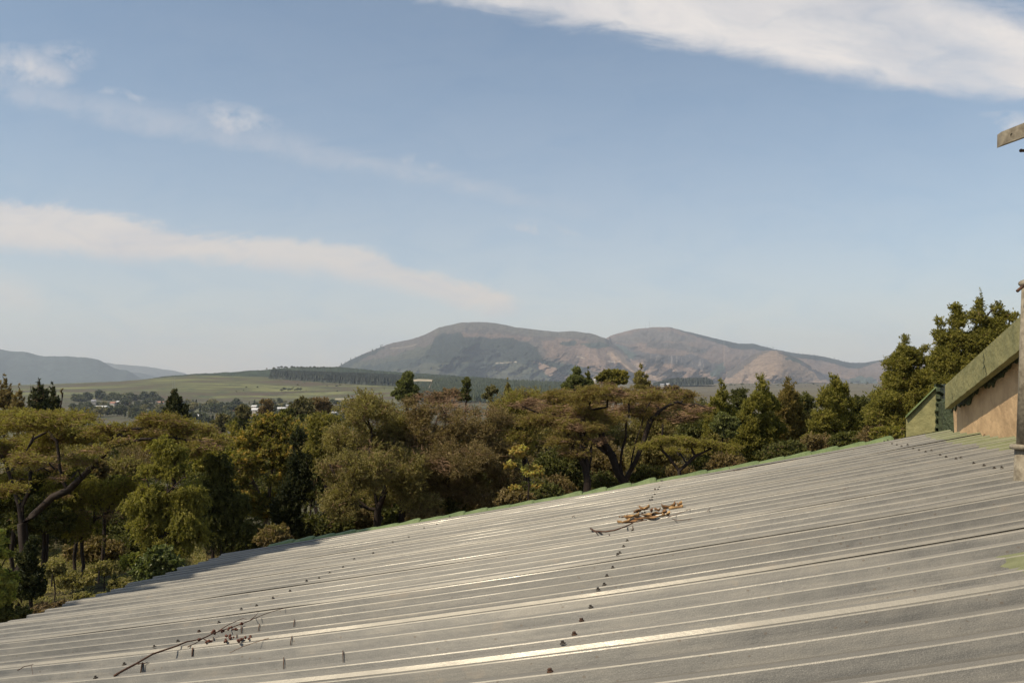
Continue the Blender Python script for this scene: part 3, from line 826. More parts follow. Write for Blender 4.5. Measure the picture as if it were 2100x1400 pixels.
tree('blossoming_shrub', 'shrub tipped with yellow clusters above the middle of the roof', FM['blossom'], 16, (1085, 1030),
     [(1065, 925, 22, 14), (1092, 965, 26, 13), (1055, 1000, 16, 9), (1045, 950, 14, 12), (1105, 990, 16, 10)], n=5500, leaf=.055, asp=.5, r_base=.035, sub=8, cat='shrub')
# --- yellow green and cypress left of centre
tree('broadleaf_tree', 'yellow green tree with orange tinged tips left of centre', FM['yellow'], 21, (525, 1110),
     [(560, 868, 58, 22), (600, 885, 40, 22), (520, 900, 50, 32), (575, 920, 50, 34), (500, 950, 45, 34, -.5), (555, 965, 50, 36), (500, 1010, 42, 34, -.5), (545, 1035, 46, 34), (482, 885, 22, 18)],
     n=60000, leaf=.062, asp=.5, r_base=.12, sub=12, accent=.14, fork=(548, 1040), limbs=[[(548, 1040), (556, 980), (560, 930)], [(548, 1040), (520, 990), (505, 940)]], twigs=1500, gap=.42, bark=BARKL)
tree('broadleaf_tree', 'golden green rounded tree between the cypress and the olive brown tree', FM['yellow'], 24, (668, 1060),
     [(668, 862, 40, 20), (700, 872, 36, 20), (650, 885, 34, 22), (690, 905, 44, 30), (655, 930, 40, 36)], n=24000, leaf=.062, asp=.5, r_base=.09, sub=12, gap=.3)
tree('cypress_tree', 'narrow almost black cypress standing among yellow green foliage', FM['vdark'], 19, (592, 1110),
     [(610, 900, 19, 34), (612, 950, 26, 40), (602, 1005, 30, 42), (590, 1050, 34, 40), (622, 985, 22, 38), (598, 1085, 36, 30)],
     n=26000, leaf=.07, asp=.28, style='conifer', r_base=.1, sub=12, subf=.45)
# --- left conifers
tree('conifer_tree', 'tall leafy conifer with its left side sunlit below the left acacia', FM['conifer'], 15, (345, 1190),
     [(345, 925, 38, 34), (330, 975, 58, 40), (365, 990, 52, 40), (310, 1030, 56, 38), (360, 1050, 66, 40), (300, 1080, 50, 32), (385, 1085, 50, 34), (345, 1115, 60, 30), (395, 1020, 40, 40)],
     n=60000, leaf=.058, asp=.35, style='weep', r_base=.13, sub=14, subf=.36, twigs=500, gap=.15)
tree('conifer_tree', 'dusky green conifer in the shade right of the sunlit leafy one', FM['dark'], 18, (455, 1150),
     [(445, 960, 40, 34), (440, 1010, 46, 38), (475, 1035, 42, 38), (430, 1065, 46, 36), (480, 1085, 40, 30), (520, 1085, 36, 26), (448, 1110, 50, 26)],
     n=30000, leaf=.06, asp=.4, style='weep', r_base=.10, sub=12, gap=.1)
tree('conifer_tree', 'thin dark juvenile conifer within the shade at the far left', FM['vdark'], 12, (62, 1235),
     [(62, 1120, 16, 26), (60, 1150, 26, 26), (62, 1185, 34, 26), (62, 1212, 36, 18)], n=12000, leaf=.06, asp=.3, style='pine', r_base=.05, sub=12)
tree('broadleaf_tree', 'spindly tree with drooping brownish twigs over the sunny clearing', FM['conifer'], 19, (168, 1200),
     [(185, 1010, 60, 30), (150, 1050, 50, 30), (225, 1045, 48, 28), (175, 1085, 52, 26), (130, 1010, 46, 34), (250, 1000, 40, 30)], n=24000, leaf=.055, asp=.35, style='weep', r_base=.07, sub=12, twigs=2500, gap=.3)
tree('bush', 'glossy dark green rounded bush at the roof edge beside the clearing', FM['glossy'], 12, (322, 1205),
     [(325, 1140, 36, 28), (300, 1165, 30, 26), (350, 1165, 32, 26), (325, 1180, 44, 24)], n=16000, leaf=.045, asp=.6, r_base=.03, sub=12, cat='bush')
tree('leafy_shrub', 'bright yellow green leafy shrub at the left picture edge', FM['bright'], 8, (-5, 1300),
     [(0, 1110, 16, 30), (-8, 1150, 26, 36), (10, 1180, 24, 34), (5, 1215, 34, 30), (-15, 1230, 40, 40), (30, 1165, 8, 10)], n=13000, leaf=.060, asp=.5, r_base=.03, sub=12, cat='shrub', gap=.1)
tree('leafy_shrub', 'low dark shrub at the bottom left corner beside the eave', FM['dark'], 8, (15, 1330),
     [(10, 1258, 40, 18), (-20, 1270, 40, 24), (40, 1262, 22, 12)], n=8000, leaf=.045, asp=.5, r_base=.02, sub=12, cat='shrub')
tree('conifer_sapling', 'tiny dark conifer sapling in the sunny clearing', FM['vdark'], 13, (234, 1212),
     [(234, 1185, 6, 10), (234, 1197, 12, 9), (234, 1205, 15, 7)], n=1500, leaf=.045, asp=.3, style='pine', r_base=.015, sub=6, cat='tree')
# shrubs of the clearing
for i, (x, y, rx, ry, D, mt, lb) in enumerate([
        (150, 1185, 50, 18, 16, 'meadow_sunlit', 'sunlit yellow green shrub in the middle of the clearing'),
        (215, 1165, 50, 16, 17, 'meadow_sunlit', 'pale blossoming shrub at the back of the clearing'),
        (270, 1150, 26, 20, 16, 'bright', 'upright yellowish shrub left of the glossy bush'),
        (110, 1165, 26, 22, 15, 'meadow_sunlit', 'slender golden shrub beside the dark juvenile conifer'),
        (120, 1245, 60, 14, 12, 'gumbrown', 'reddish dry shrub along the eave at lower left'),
        (190, 1222, 50, 10, 12, 'meadow_sunlit', 'low olive shrub just above the stepped eave'),
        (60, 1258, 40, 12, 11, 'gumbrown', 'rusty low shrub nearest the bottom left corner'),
        (250, 1196, 30, 12, 13, 'meadow_sunlit', 'small yellow shrub right of the tiny sapling')]):
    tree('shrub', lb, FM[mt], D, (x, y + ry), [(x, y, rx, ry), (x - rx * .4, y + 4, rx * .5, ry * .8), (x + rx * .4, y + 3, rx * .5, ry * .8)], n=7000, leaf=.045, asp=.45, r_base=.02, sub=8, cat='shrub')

# --- trees that stand up behind the acacias on the left
for x, yt, w, D, lb in ((8, 760, 20, 42, 'thin pine at the left edge with a sparse spire'), (38, 782, 16, 40, 'short pine second from the left edge'),
                        (80, 768, 22, 40, 'pointed dark pine above the left acacia canopy'), (108, 776, 18, 43, 'dark pine with upswept branches right of the pointed one')):
    tree('pine_tree', lb, FM['vdark'] if x > 50 else FM['olive_brown'], D, (x, 850), [(x, yt + 10, w * .16, 12), (x, yt + 28, w * .42, 13), (x - w * .5, yt + 38, w * .32, 16), (x + w * .5, yt + 40, w * .34, 16), (x, yt + 50, w * .9, 15), (x - w * .9, yt + 56, w * .4, 12), (x + w * .8, yt + 30, w * .12, 14), (x - w * .75, yt + 26, w * .12, 12), (x, yt + 66, w * 1.1, 16)],
         n=5200, leaf=.20, asp=.16, style='pine', r_base=.12, sub=9, subf=.45, twigs=300, twigw=.012, group='dark pines behind the left acacia')
tree('dead_tree', 'bare leaning pole of a dead tree beside the dark pines', FM['olive_brown'], 38, (124, 850), [(127, 800, 4, 14)], n=60, leaf=.12, asp=.2, r_base=.06, sub=3, twigs=60)
tree('cypress_tree', 'small pointed dark cypress rising behind the left acacia in front of the town', FM['vdark'], 40, (362, 890),
     [(358, 806, 7, 12), (352, 822, 12, 14), (364, 822, 12, 14), (346, 842, 13, 14), (362, 842, 15, 14), (378, 840, 10, 14), (384, 852, 8, 10)], n=11000, leaf=.16, asp=.22, style='conifer', r_base=.15, sub=8, subf=.45, twigs=300, twigw=.015)

# --- mid distance gums between the town and the garden
for x, y, rx, ry, D, mt, lb in ((455, 866, 24, 22, 130, 'gum', 'grey green gum with a rounded top, leftmost of the gums before the town'),
        (498, 845, 19, 18, 110, 'gum', 'taller gum with a dark head right of the leftmost one'),
        (492, 872, 26, 20, 110, 'dark', 'dark bushy tree beneath the taller gum'),
        (545, 838, 19, 26, 120, 'gumbrown', 'solitary oval brown tree in front of the white town roofs'),
        (618, 835, 30, 24, 100, 'gum', 'big spreading gum with a domed crown before the green hill'),
        (655, 832, 28, 24, 104, 'gumbrown', 'brownish gum leaning against the big spreading one'),
        (625, 866, 38, 20, 90, 'dark', 'shaded tree below the big spreading gum'),
        (590, 850, 18, 18, 98, 'dark', 'dark tree at the left foot of the big spreading gum'),
        (665, 862, 22, 14, 85, 'gum', 'small pale tree below the brownish gum'),
        (430, 882, 22, 16, 100, 'gumbrown', 'dull low tree at the edge of the left acacia canopy')):
    tree('gum_tree', lb, FM[mt], D, (x, y + ry + 14), [(x, y - ry * .3, rx * .8, ry * .6), (x - rx * .45, y, rx * .55, ry * .6), (x + rx * .45, y, rx * .55, ry * .6), (x, y + ry * .4, rx * .8, ry * .6)],
         n=9000, leaf=.26, asp=.5, r_base=.35, sub=10, subf=.42, group='gum trees in front of the town', gap=.25)

# --- heads of trees against the mountains
tree('broadleaf_tree', 'tall lobed dark green tree head in front of the plantation', FM['fresh'], 55, (835, 860),
     [(838, 772, 14, 13), (832, 786, 19, 14), (845, 795, 16, 14), (820, 800, 14, 12), (808, 806, 9, 8), (838, 812, 28, 14)], n=22000, leaf=.16, asp=.5, r_base=.2, sub=12, subf=.38)
tree('broadleaf_tree', 'small round dark tree head against the pine plantation', FM['dark'], 70, (955, 850), [(956, 785, 10, 11), (954, 800, 12, 10), (952, 812, 16, 10)], n=7000, leaf=.18, asp=.5, r_base=.15, sub=9)
tree('broadleaf_tree', 'low grey green tree head between the round one and the pale spire', FM['gum'], 65, (1010, 850), [(1008, 800, 13, 12), (1002, 812, 14, 8)], n=5000, leaf=.18, asp=.5, r_base=.15, sub=9)
tree('pine_tree', 'pale thin spire of a young pine left of the light green tree', FM['olive'], 50, (1042, 860), [(1042, 783, 3, 12), (1042, 796, 8, 10), (1044, 806, 13, 10)], n=4000, leaf=.16, asp=.2, style='pine', r_base=.1, sub=8)
tree('broadleaf_tree', 'brown twiggy tree with bare branch ends beside the plantation', FM['gumbrown'], 40, (915, 860), [(905, 812, 34, 12), (925, 806, 24, 12), (890, 820, 26, 12)], n=5000, leaf=.09, asp=.4, r_base=.08, sub=10, twigs=3500, twigw=.01)
tree('broadleaf_tree', 'light green tree with a peaked crown in front of the mountain', FM['fresh'], 32, (1185, 860),
     [(1184, 760, 11, 13), (1178, 778, 19, 14), (1192, 785, 18, 13), (1166, 792, 16, 12), (1180, 802, 34, 13), (1212, 796, 16, 14), (1222, 806, 16, 12)], n=30000, leaf=.085, asp=.4, r_base=.12, sub=12, subf=.36)
tree('conifer_tree', 'little dark spire just right of the light green peaked tree', FM['dark'], 34, (1206, 860), [(1206, 758, 3, 8), (1206, 770, 7, 8), (1207, 782, 10, 8)], n=2500, leaf=.1, asp=.2, style='pine', r_base=.06, sub=7)
tree('broadleaf_tree', 'orange brown domed tree head between the peaked tree and the pine', FM['yellow'], 38, (1262, 860),
     [(1245, 768, 15, 11), (1262, 764, 16, 9), (1278, 770, 13, 10), (1258, 780, 34, 12), (1228, 776, 10, 10)], n=13000, leaf=.11, asp=.5, r_base=.12, sub=12, subf=.36)
tree('pine_tree', 'young pine with upright candle tips against the mountain', FM['olive'], 36, (1320, 860),
     [(1314, 752, 3, 9), (1313, 766, 7, 8), (1303, 766, 3, 8), (1326, 770, 4, 9), (1315, 780, 14, 9), (1330, 786, 5, 10), (1318, 792, 20, 8)], n=9000, leaf=.15, asp=.14, style='pine', r_base=.1, sub=9, subf=.5, twigs=300, twigw=.012)
tree('broadleaf_tree', 'grey leafless looking tree top peeping over the reddish brown canopy', FM['gumbrown'], 30, (1360, 860), [(1345, 800, 20, 10), (1375, 798, 22, 9), (1400, 806, 24, 9)], n=6000, leaf=.06, asp=.3, r_base=.07, sub=9, twigs=2500)

# --- right hand rank of pointed conifers
def spire(x, yt, yb, w, D, mt, lb, n=42000, leaf=.058, **kw):
    n = int(n * 1.8); leaf *= .88
    h = yb - yt
    B = []
    for i, f_ in enumerate((.04, .12, .22, .34, .48, .62, .78, .92)):
        ww = w * (0.12 + .95 * f_ ** .75) * .62
        if i in (0, 1): B.append((x + (i % 2) * 2 - 1, yt + h * f_, max(ww * .8, 3), h * .06))
        else:
            for s_ in (-1, 0, 1):
                B.append((x + s_ * ww * .62 + random.uniform(-3, 3), yt + h * f_ + random.uniform(-6, 6) + abs(s_) * 6, ww * .62, h * .095, s_ * .3))
    return tree('conifer_tree', lb, FM[mt], D, (x, yb + 25), B, n=n, leaf=leaf, asp=.4, style=kw.pop('style', 'conifer'), r_base=.12, sub=11, subf=.5, group='pointed conifers behind the right half of the roof', **kw)
spire(1478, 776, 935, 70, 24, 'conifer', 'pointed conifer nearest the reddish brown acacia, with a thin bare tip', twigs=500)
spire(1562, 770, 950, 92, 21, 'conifer', 'broad green conifer with a narrow tip, its right side in shade', n=55000)
spire(1618, 772, 945, 84, 23, 'rconifer', 'rusty tinged conifer with several upright tips', n=48000, twigs=900)
spire(1712, 765, 930, 96, 20, 'conifer', 'conifer with a brown bare leader right of the rusty one', n=52000, twigs=900)
tree('broadleaf_tree', 'low dark tree between the rusty conifer and the one with a bare leader', FM['dark'], 26, (1665, 960), [(1655, 830, 26, 22), (1640, 815, 22, 16), (1668, 865, 34, 34), (1690, 905, 36, 30), (1650, 905, 40, 30)], n=26000, leaf=.07, asp=.45, r_base=.1, sub=11)
tree('broadleaf_tree', 'dark flat-headed tree left of the broad green conifer', FM['dark'], 30, (1520, 960), [(1520, 805, 20, 12), (1512, 820, 26, 14), (1525, 850, 24, 24), (1515, 890, 34, 30)], n=22000, leaf=.075, asp=.45, r_base=.1, sub=11)
tree('bush', 'fresh light green bush in front of the first pointed conifer', FM['fresh'], 20, (1482, 930), [(1480, 858, 18, 14), (1500, 868, 20, 14), (1470, 874, 16, 12), (1490, 885, 26, 12)], n=11000, leaf=.07, asp=.5, r_base=.04, sub=10, cat='bush')
tree('broadleaf_tree', 'dark green tree filling the gap beside the green gable parapet', FM['dark'], 21, (1790, 950), [(1770, 830, 30, 26), (1790, 860, 44, 34), (1765, 890, 40, 30), (1810, 830, 30, 30), (1830, 880, 40, 30)], n=36000, leaf=.065, asp=.45, r_base=.12, sub=11)
# two big trees at the right
tree('broadleaf_tree', 'tall leafy tree with ragged top beside the gable, the left one of two', FM['conifer'], 17, (1850, 960),
     [(1858, 695, 13, 14), (1850, 720, 22, 18), (1838, 745, 28, 20), (1875, 735, 24, 24), (1896, 712, 10, 12), (1835, 780, 34, 24), (1880, 775, 38, 28), (1820, 820, 38, 26), (1870, 825, 50, 34), (1905, 800, 40, 40), (1800, 855, 34, 26), (1850, 870, 50, 26), (1915, 750, 22, 26), (1815, 745, 9, 9)],
     n=160000, leaf=.042, asp=.42, r_base=.14, sub=18, subf=.44, twigs=1500)
tree('broadleaf_tree', 'tallest leafy tree with pointed leaders rising behind the gable', FM['conifer'], 16, (2005, 960),
     [(2009, 600, 6, 14), (2008, 622, 12, 16), (2004, 650, 22, 20), (1960, 630, 16, 16), (1968, 655, 24, 20), (2045, 632, 14, 16), (2060, 650, 22, 18), (2040, 665, 26, 22), (1930, 660, 12, 18), (1928, 690, 18, 20), (1960, 700, 32, 30), (2005, 700, 36, 34), (2060, 690, 34, 30), (2085, 645, 10, 10),
      (1940, 740, 34, 34), (1985, 755, 40, 36), (2040, 740, 40, 36), (1950, 790, 40, 34), (2110, 680, 30, 30)],
     n=190000, leaf=.041, asp=.42, r_base=.16, sub=17, subf=.44, twigs=1500, fork=(2005, 850))

# --- dense lower trees and shrubs behind the roof, filling between the trunks; darker leaf colours stand in for shade
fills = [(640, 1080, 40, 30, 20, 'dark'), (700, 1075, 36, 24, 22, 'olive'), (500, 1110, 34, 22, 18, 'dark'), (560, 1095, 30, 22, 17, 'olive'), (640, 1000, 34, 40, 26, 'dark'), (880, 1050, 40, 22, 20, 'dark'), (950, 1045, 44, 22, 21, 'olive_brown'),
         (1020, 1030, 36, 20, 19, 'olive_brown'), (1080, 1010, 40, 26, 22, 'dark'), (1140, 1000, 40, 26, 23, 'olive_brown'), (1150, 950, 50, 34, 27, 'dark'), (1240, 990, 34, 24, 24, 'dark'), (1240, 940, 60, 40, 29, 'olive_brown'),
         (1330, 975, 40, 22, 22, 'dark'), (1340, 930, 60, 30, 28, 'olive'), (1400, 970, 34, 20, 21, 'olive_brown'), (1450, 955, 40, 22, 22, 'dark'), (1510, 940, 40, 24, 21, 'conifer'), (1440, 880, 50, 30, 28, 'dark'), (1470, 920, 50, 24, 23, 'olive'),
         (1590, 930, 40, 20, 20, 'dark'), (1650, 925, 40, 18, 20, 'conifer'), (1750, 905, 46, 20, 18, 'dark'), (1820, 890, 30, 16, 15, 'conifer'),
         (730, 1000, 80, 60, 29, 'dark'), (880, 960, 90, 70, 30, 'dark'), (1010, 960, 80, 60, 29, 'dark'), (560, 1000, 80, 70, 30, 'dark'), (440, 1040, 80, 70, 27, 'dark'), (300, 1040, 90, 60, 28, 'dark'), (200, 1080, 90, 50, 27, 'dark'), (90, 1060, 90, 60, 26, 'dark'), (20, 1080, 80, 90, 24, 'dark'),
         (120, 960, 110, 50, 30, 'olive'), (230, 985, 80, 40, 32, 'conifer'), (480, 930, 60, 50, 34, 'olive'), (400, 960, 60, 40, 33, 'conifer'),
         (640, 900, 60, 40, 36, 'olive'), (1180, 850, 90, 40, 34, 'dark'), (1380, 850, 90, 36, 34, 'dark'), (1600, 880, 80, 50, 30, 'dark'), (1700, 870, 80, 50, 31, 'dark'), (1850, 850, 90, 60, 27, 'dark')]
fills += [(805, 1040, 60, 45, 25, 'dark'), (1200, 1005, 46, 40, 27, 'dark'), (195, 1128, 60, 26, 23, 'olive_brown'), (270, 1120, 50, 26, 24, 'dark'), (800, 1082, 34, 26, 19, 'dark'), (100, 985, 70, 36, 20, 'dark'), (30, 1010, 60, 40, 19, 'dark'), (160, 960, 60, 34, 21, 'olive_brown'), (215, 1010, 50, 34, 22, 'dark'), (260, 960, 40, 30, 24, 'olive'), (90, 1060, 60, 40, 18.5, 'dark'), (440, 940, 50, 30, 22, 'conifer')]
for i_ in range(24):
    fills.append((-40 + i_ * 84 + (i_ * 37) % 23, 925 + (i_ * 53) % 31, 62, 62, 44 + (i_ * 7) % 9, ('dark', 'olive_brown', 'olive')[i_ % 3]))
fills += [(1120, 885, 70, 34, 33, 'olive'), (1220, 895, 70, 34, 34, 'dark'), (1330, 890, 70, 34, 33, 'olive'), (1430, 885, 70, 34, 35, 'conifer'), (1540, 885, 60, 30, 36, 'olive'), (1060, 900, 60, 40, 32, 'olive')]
for i_ in range(22):
    xb_ = 560 + i_ * 62
    if 1160 < xb_ < 1430 or i_ % 3 == 1: continue
    yb_ = np.interp(xb_, [560, 700, 1050, 1350, 1650, 1850], [1112, 1085, 1035, 990, 932, 895])
    fills.append((xb_, yb_ - 14, 40, 22, 17 + (i_ * 5) % 4, ('olive_brown', 'dark', 'dark', 'olive_brown', 'dark')[i_ % 5]))
words = ['dark undergrowth bush', 'shaded leafy bush', 'dense background bush', 'dull green bush']
def where(x):
    for a, w in ((100, 'behind the trunks of the left acacia'), (250, 'behind the sunny clearing'), (420, 'behind the sunlit leafy conifer'), (560, 'behind the yellow green tree'),
                 (690, 'beside the black cypress'), (860, 'behind the broad forked olive brown tree'), (1060, 'beneath the darker olive brown tree'),
                 (1220, 'left of the stems of the reddish brown acacia'), (1360, 'right of the stems of the reddish brown acacia'), (1500, 'beneath the golden canopy'),
                 (1640, 'beneath the broad green conifer'), (1780, 'beneath the conifer with the bare leader')):
        if x < a: return w
    return 'beneath the two tall trees at the gable'
MN = {'dark': 'dark green', 'olive': 'olive green', 'olive_brown': 'brownish', 'conifer': 'yellowish green'}
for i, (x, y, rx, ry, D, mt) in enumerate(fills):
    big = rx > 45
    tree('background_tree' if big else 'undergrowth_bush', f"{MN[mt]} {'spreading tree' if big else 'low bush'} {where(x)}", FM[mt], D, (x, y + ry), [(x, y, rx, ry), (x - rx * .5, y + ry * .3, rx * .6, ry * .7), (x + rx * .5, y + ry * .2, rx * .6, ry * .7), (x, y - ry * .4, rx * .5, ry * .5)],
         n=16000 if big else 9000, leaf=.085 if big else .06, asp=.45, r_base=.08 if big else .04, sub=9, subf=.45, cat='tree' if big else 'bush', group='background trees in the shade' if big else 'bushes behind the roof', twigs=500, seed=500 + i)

# tall garden tree outside the picture on the left; it shades the far corner of the roof
SHADE_TREE_LATER = True

# ------------------------------------------------------------------ undergrowth carpet
def carpet(name, label, cat, mat, n, xr, Dr, h, leaf, seed):
    r = np.random.default_rng(seed)
    px = r.uniform(*xr, n); D = r.uniform(*Dr, n)
    z = ground_z(px, D) + vnoise((px - 1050) / F * D / 1.5, D / 1.5, 3) * .1
    X = (px - 1050) / F * D
    hh = np.abs(vnoise(X / .8, D / .8, seed, 3)) * h + .02
    c = np.stack([X, D, z + r.uniform(0, 1, n) * hh], 1)
    V_, Q_ = leaves(c, leaf, .35, up=.5, r=r)
    o = new_mesh(name, V_, Q_, mat, attrs={'tint': np.repeat(np.clip(.45 + 1.1 * vnoise(X / .7, D / .7, seed + 40, 3), 0, 1) * .75 + .25 * r.uniform(0, 1, n), 4)})
    return tag(o, label, cat, kind='stuff')
carpet('undergrowth', 'sunlit yellow green undergrowth covering the clearing at lower left', 'undergrowth', FM['meadow_sunlit'], 120000, (-150, 430), (9.5, 26), .6, .06, 5)
carpet('leaf_litter', 'brown grass and litter under the garden trees', 'ground cover', FM['olive_brown'], 50000, (300, 1950), (14, 34), .4, .09, 6)

# ------------------------------------------------------------------ fence post in the clearing
mb = MB()
p = at(202, 1196, 12.5)
mb.tube([p, p + [0, 0, .09], p + [.004, 0, .18]], [.014, .013, .012], 8)
tag(mb.build('fence_post', BARK), 'short thin wooden post in the sunny clearing', 'post')
mb = MB(); p = at(106, 1202, 13.5)
mb.tube([p, p + [0, 0, .1], p + [.01, 0, .2]], [.012, .011, .009], 8)
tag(mb.build('garden_stake', BARK), 'thin dark stake at the left of the clearing beside the shrub', 'stake')

# ------------------------------------------------------------------ plantations and tree lines far off
def cones(name, label, pts, hts, mat, seed, spread=.2):
    r = np.random.default_rng(seed)
    n = len(pts); k_ = 6
    V_ = []; T_ = []
    b = 0
    lv = []; tr = []
    for lev, (z0, z1, w) in enumerate(((-.05, .62, .30), (.40, 1.0, .20))):
        ang = (np.arange(k_) / k_ * 2 * PI)[None] + r.uniform(0, 6, (n, 1))
        rad = hts[:, None] * w * r.uniform(.6, 1.3, (n, k_)) * spread / .2
        ring = np.stack([pts[:, None, 0] + np.cos(ang) * rad, pts[:, None, 1] + np.sin(ang) * rad, pts[:, None, 2] + hts[:, None] * z0 * r.uniform(.7, 1.3, (n, k_))], -1)
        apex = pts + np.stack([r.normal(size=n) * hts * .02, r.normal(size=n) * hts * .02, hts * z1], -1)
        v = np.concatenate([ring, apex[:, None]], 1).reshape(-1, 3)
        base_ = b + np.arange(n)[:, None] * (k_ + 1)
        t_ = np.stack([np.stack([base_[:, 0] + j, base_[:, 0] + (j + 1) % k_, base_[:, 0] + k_], -1) for j in range(k_)], 1).reshape(-1, 3)
        lv.append(v); tr.append(t_); b += len(v)
    tt = np.repeat(r.uniform(0, 1, 2 * n), k_ + 1)
    o = new_mesh(name, np.concatenate(lv), None, mat, tris=np.concatenate(tr), attrs={'tint': tt})
    return tag(o, label, 'plantation', kind='stuff')
def gpts(xr, Dr, n, seed, zoff=0.0):
    r = np.random.default_rng(seed)
    px = r.uniform(*xr, n)
    D = r.uniform(*Dr, n) if not callable(Dr) else Dr(px, r)
    return np.stack([(px - 1050) / F * D, D, ground_z(px, D) + zoff], -1), r
PINEFAR = foliage_mat("plantation_pine", (.013, .018, .012), (.018, .024, .015), (.026, .034, .020), trans=0, nscale=.02)
PINEMID = foliage_mat("plantation_young_pine", (.022, .034, .016), (.042, .058, .026), (.070, .082, .040), trans=.05, nscale=.02)
P_, r_ = gpts((556, 845), lambda px, r: 2240 - (px - 556) * .75 + r.uniform(0, 260, len(px)), 9500, 41)
cones('pine_plantation', 'dense dark pine plantation along the top of the green hill', P_, r_.uniform(16, 22, len(P_)), PINEFAR, 42)
# younger, greyer plantation sloping down to the right
r_ = np.random.default_rng(44)
n_ = 9000
px = r_.uniform(832, 1175, n_); f_ = r_.uniform(0, 1, n_)
yy = np.interp(px, [830, 1000, 1175], [770, 775, 784]) + f_ * 36
D_ = 2300 - f_ * 900
P_ = atv(px, yy, D_)
YP = P_
gz_ = ground_z(px, D_)
cones('pine_plantation', 'greyer young pine plantation sloping down right of the bare corner', np.stack([P_[:, 0], P_[:, 1], P_[:, 2] - 9], -1), r_.uniform(9, 13, n_), PINEMID, 45)
# its hillside
hill("hillside", [(815, 800), (832, 778), (850, 776), (1000, 781), (1175, 791), (1260, 806)], [(815, 840), (1260, 845)], 1350, 2350, flat_cover((.04, .05, .03), 6), 815, 1260, 3, 30, None, 5, 51, label='hillside that carries the greyer young plantation')
r_ = np.random.default_rng(46)
n_ = 1500; px = r_.uniform(1340, 1462, n_); D_ = r_.uniform(2900, 3100, n_)
P_ = atv(px, np.interp(px, [1340, 1400, 1462], [790, 787, 784]) + 1, D_)
cones('pine_plantation', 'small dark wood on the plain below the cliffs', np.stack([P_[:, 0], P_[:, 1], P_[:, 2] - 4], -1), np.interp(px, [1335, 1380, 1450, 1465], [14, 27, 24, 12]) * r_.uniform(.8, 1.1, n_), PINEFAR, 47)
# bare corner of the field, with a pale road bank
mb = MB()
for a_, b_ in (((838, 783), (858, 781)), ((858, 781), (886, 782)), ((886, 782), (879, 797))):
    A = at(*a_, 1500); Bq = at(*b_, 1500)
    mb.add([A, Bq, Bq + [0, 6, 3.6], A + [0, 6, 3.6], A + [0, 12, 0], Bq + [0, 12, 0]], [(0, 1, 2, 3), (3, 2, 5, 4)])
tag(mb.build('road', simple("pale_earth", (.34, .29, .21), (.26, .22, .16), scale=.1)), kind='structure')

# a line of tall bare-stemmed gums on the skyline (each with its trunk and head)
def far_tree(seed, kind='round', mat='far'):
    r = np.random.default_rng(seed)
    e = thing('far_tree', (0, 0, 0), 'x', 'tree')
    n = 520
    if kind == 'round': B = [(0, 0, .62, .40), (-.2, 0, .45, .3), (.22, 0, .5, .3), (0, .1, .82, .24)]
    elif kind == 'tall': B = [(0, 0, .45, .16), (0, 0, .62, .15), (.05, 0, .8, .12), (0, 0, .93, .07)]
    elif kind == 'umbrella': B = [(0, 0, .86, .2), (-.2, 0, .8, .16), (.2, 0, .82, .16)]
    else: B = [(-.3, 0, .5, .35), (.3, 0, .5, .33), (0, 0, .65, .34), (0, .2, .4, .4)]
    bi = r.integers(0, len(B), n); Ba = np.array(B)
    d = r.normal(size=(n, 3)); d /= np.linalg.norm(d, axis=1, keepdims=True)
    c = Ba[bi][:, [0, 1, 2]] + d * Ba[bi][:, 3:4] * r.uniform(.6, 1, (n, 1)) * np.array([1, 1, .75 if kind != 'umbrella' else .4])
    c[:, 2] = np.maximum(c[:, 2], .06)
    V_, Q_ = leaves(c, .15, .8, r=r)
    cl = np.floor(c * 5).sum(1) % 5 / 5
    new_mesh('crown', V_, Q_, FM[mat], attrs={'tint': np.repeat(cl, 4)}).parent = e
    m_ = MB(); m_.tube([(0, 0, -.1), (.01, 0, .4), (0, 0, .8)], [.03, .022, .01], 5)
    m_.build('trunk', BARKL if kind == 'umbrella' else BARK).parent = e
    return e
PROT = {}
def place_far(kind, mat, px, py, D, hpx, label, group, wf=1.0):
    key = (kind, mat)
    p = at(px, py, D)
    s = hpx / F * D
    if key not in PROT:
        o = far_tree(abs(hash(kind)) % 1000 if False else len(PROT) * 7 + 3, kind, mat); PROT[key] = o
    else:
        o = copy_tree(PROT[key])
    o.location = [float(v) for v in p]; o.rotation_euler = (0, 0, random.uniform(0, 6)); o.scale = (s * wf, s * wf, s)
    tag(o, label, 'tree', group)
    return o
for i in range(17):
    x = 571 + i * 6.6 + random.uniform(-2, 2)
    place_far('umbrella', 'far', x, 762, 2700, 11 + random.uniform(-1.5, 1.5), 'bare-stemmed gum in the line along the skyline', 'gums lined up on the skyline', .8)
place_far('round', 'far', 562, 763, 2650, 10, 'dark round tree at the left end of the skyline line', 'gums lined up on the skyline')
place_far('umbrella', 'far', 547, 763, 2750, 9, 'lone tree standing left of the skyline line', None, .6)
for i in range(9):
    x = 700 + i * 10.5
    place_far('tall', 'far', x + random.uniform(-3, 3), np.interp(x, [690, 715, 783], [754, 741, 712]) + 3, 7700, 6 + random.uniform(-1, 3), 'small tree on the left shoulder of the grey green mountain', 'trees on the mountain shoulder', .8)
place_far('umbrella', 'far', 784, 712.5, 7680, 6, 'lone tree at the top of the mountain shoulder trees', None)
for i in range(26):
    x = 1500 + i * 10.5
    place_far('tall', 'far', x + random.uniform(-3, 3), np.interp(x, *zip(*M2C)) + 1.5, 8950, 3 + random.uniform(-1, 1.5), 'tiny tree on the wooded ridge of the pinkish mountain', 'trees on the far wooded ridge', .9)

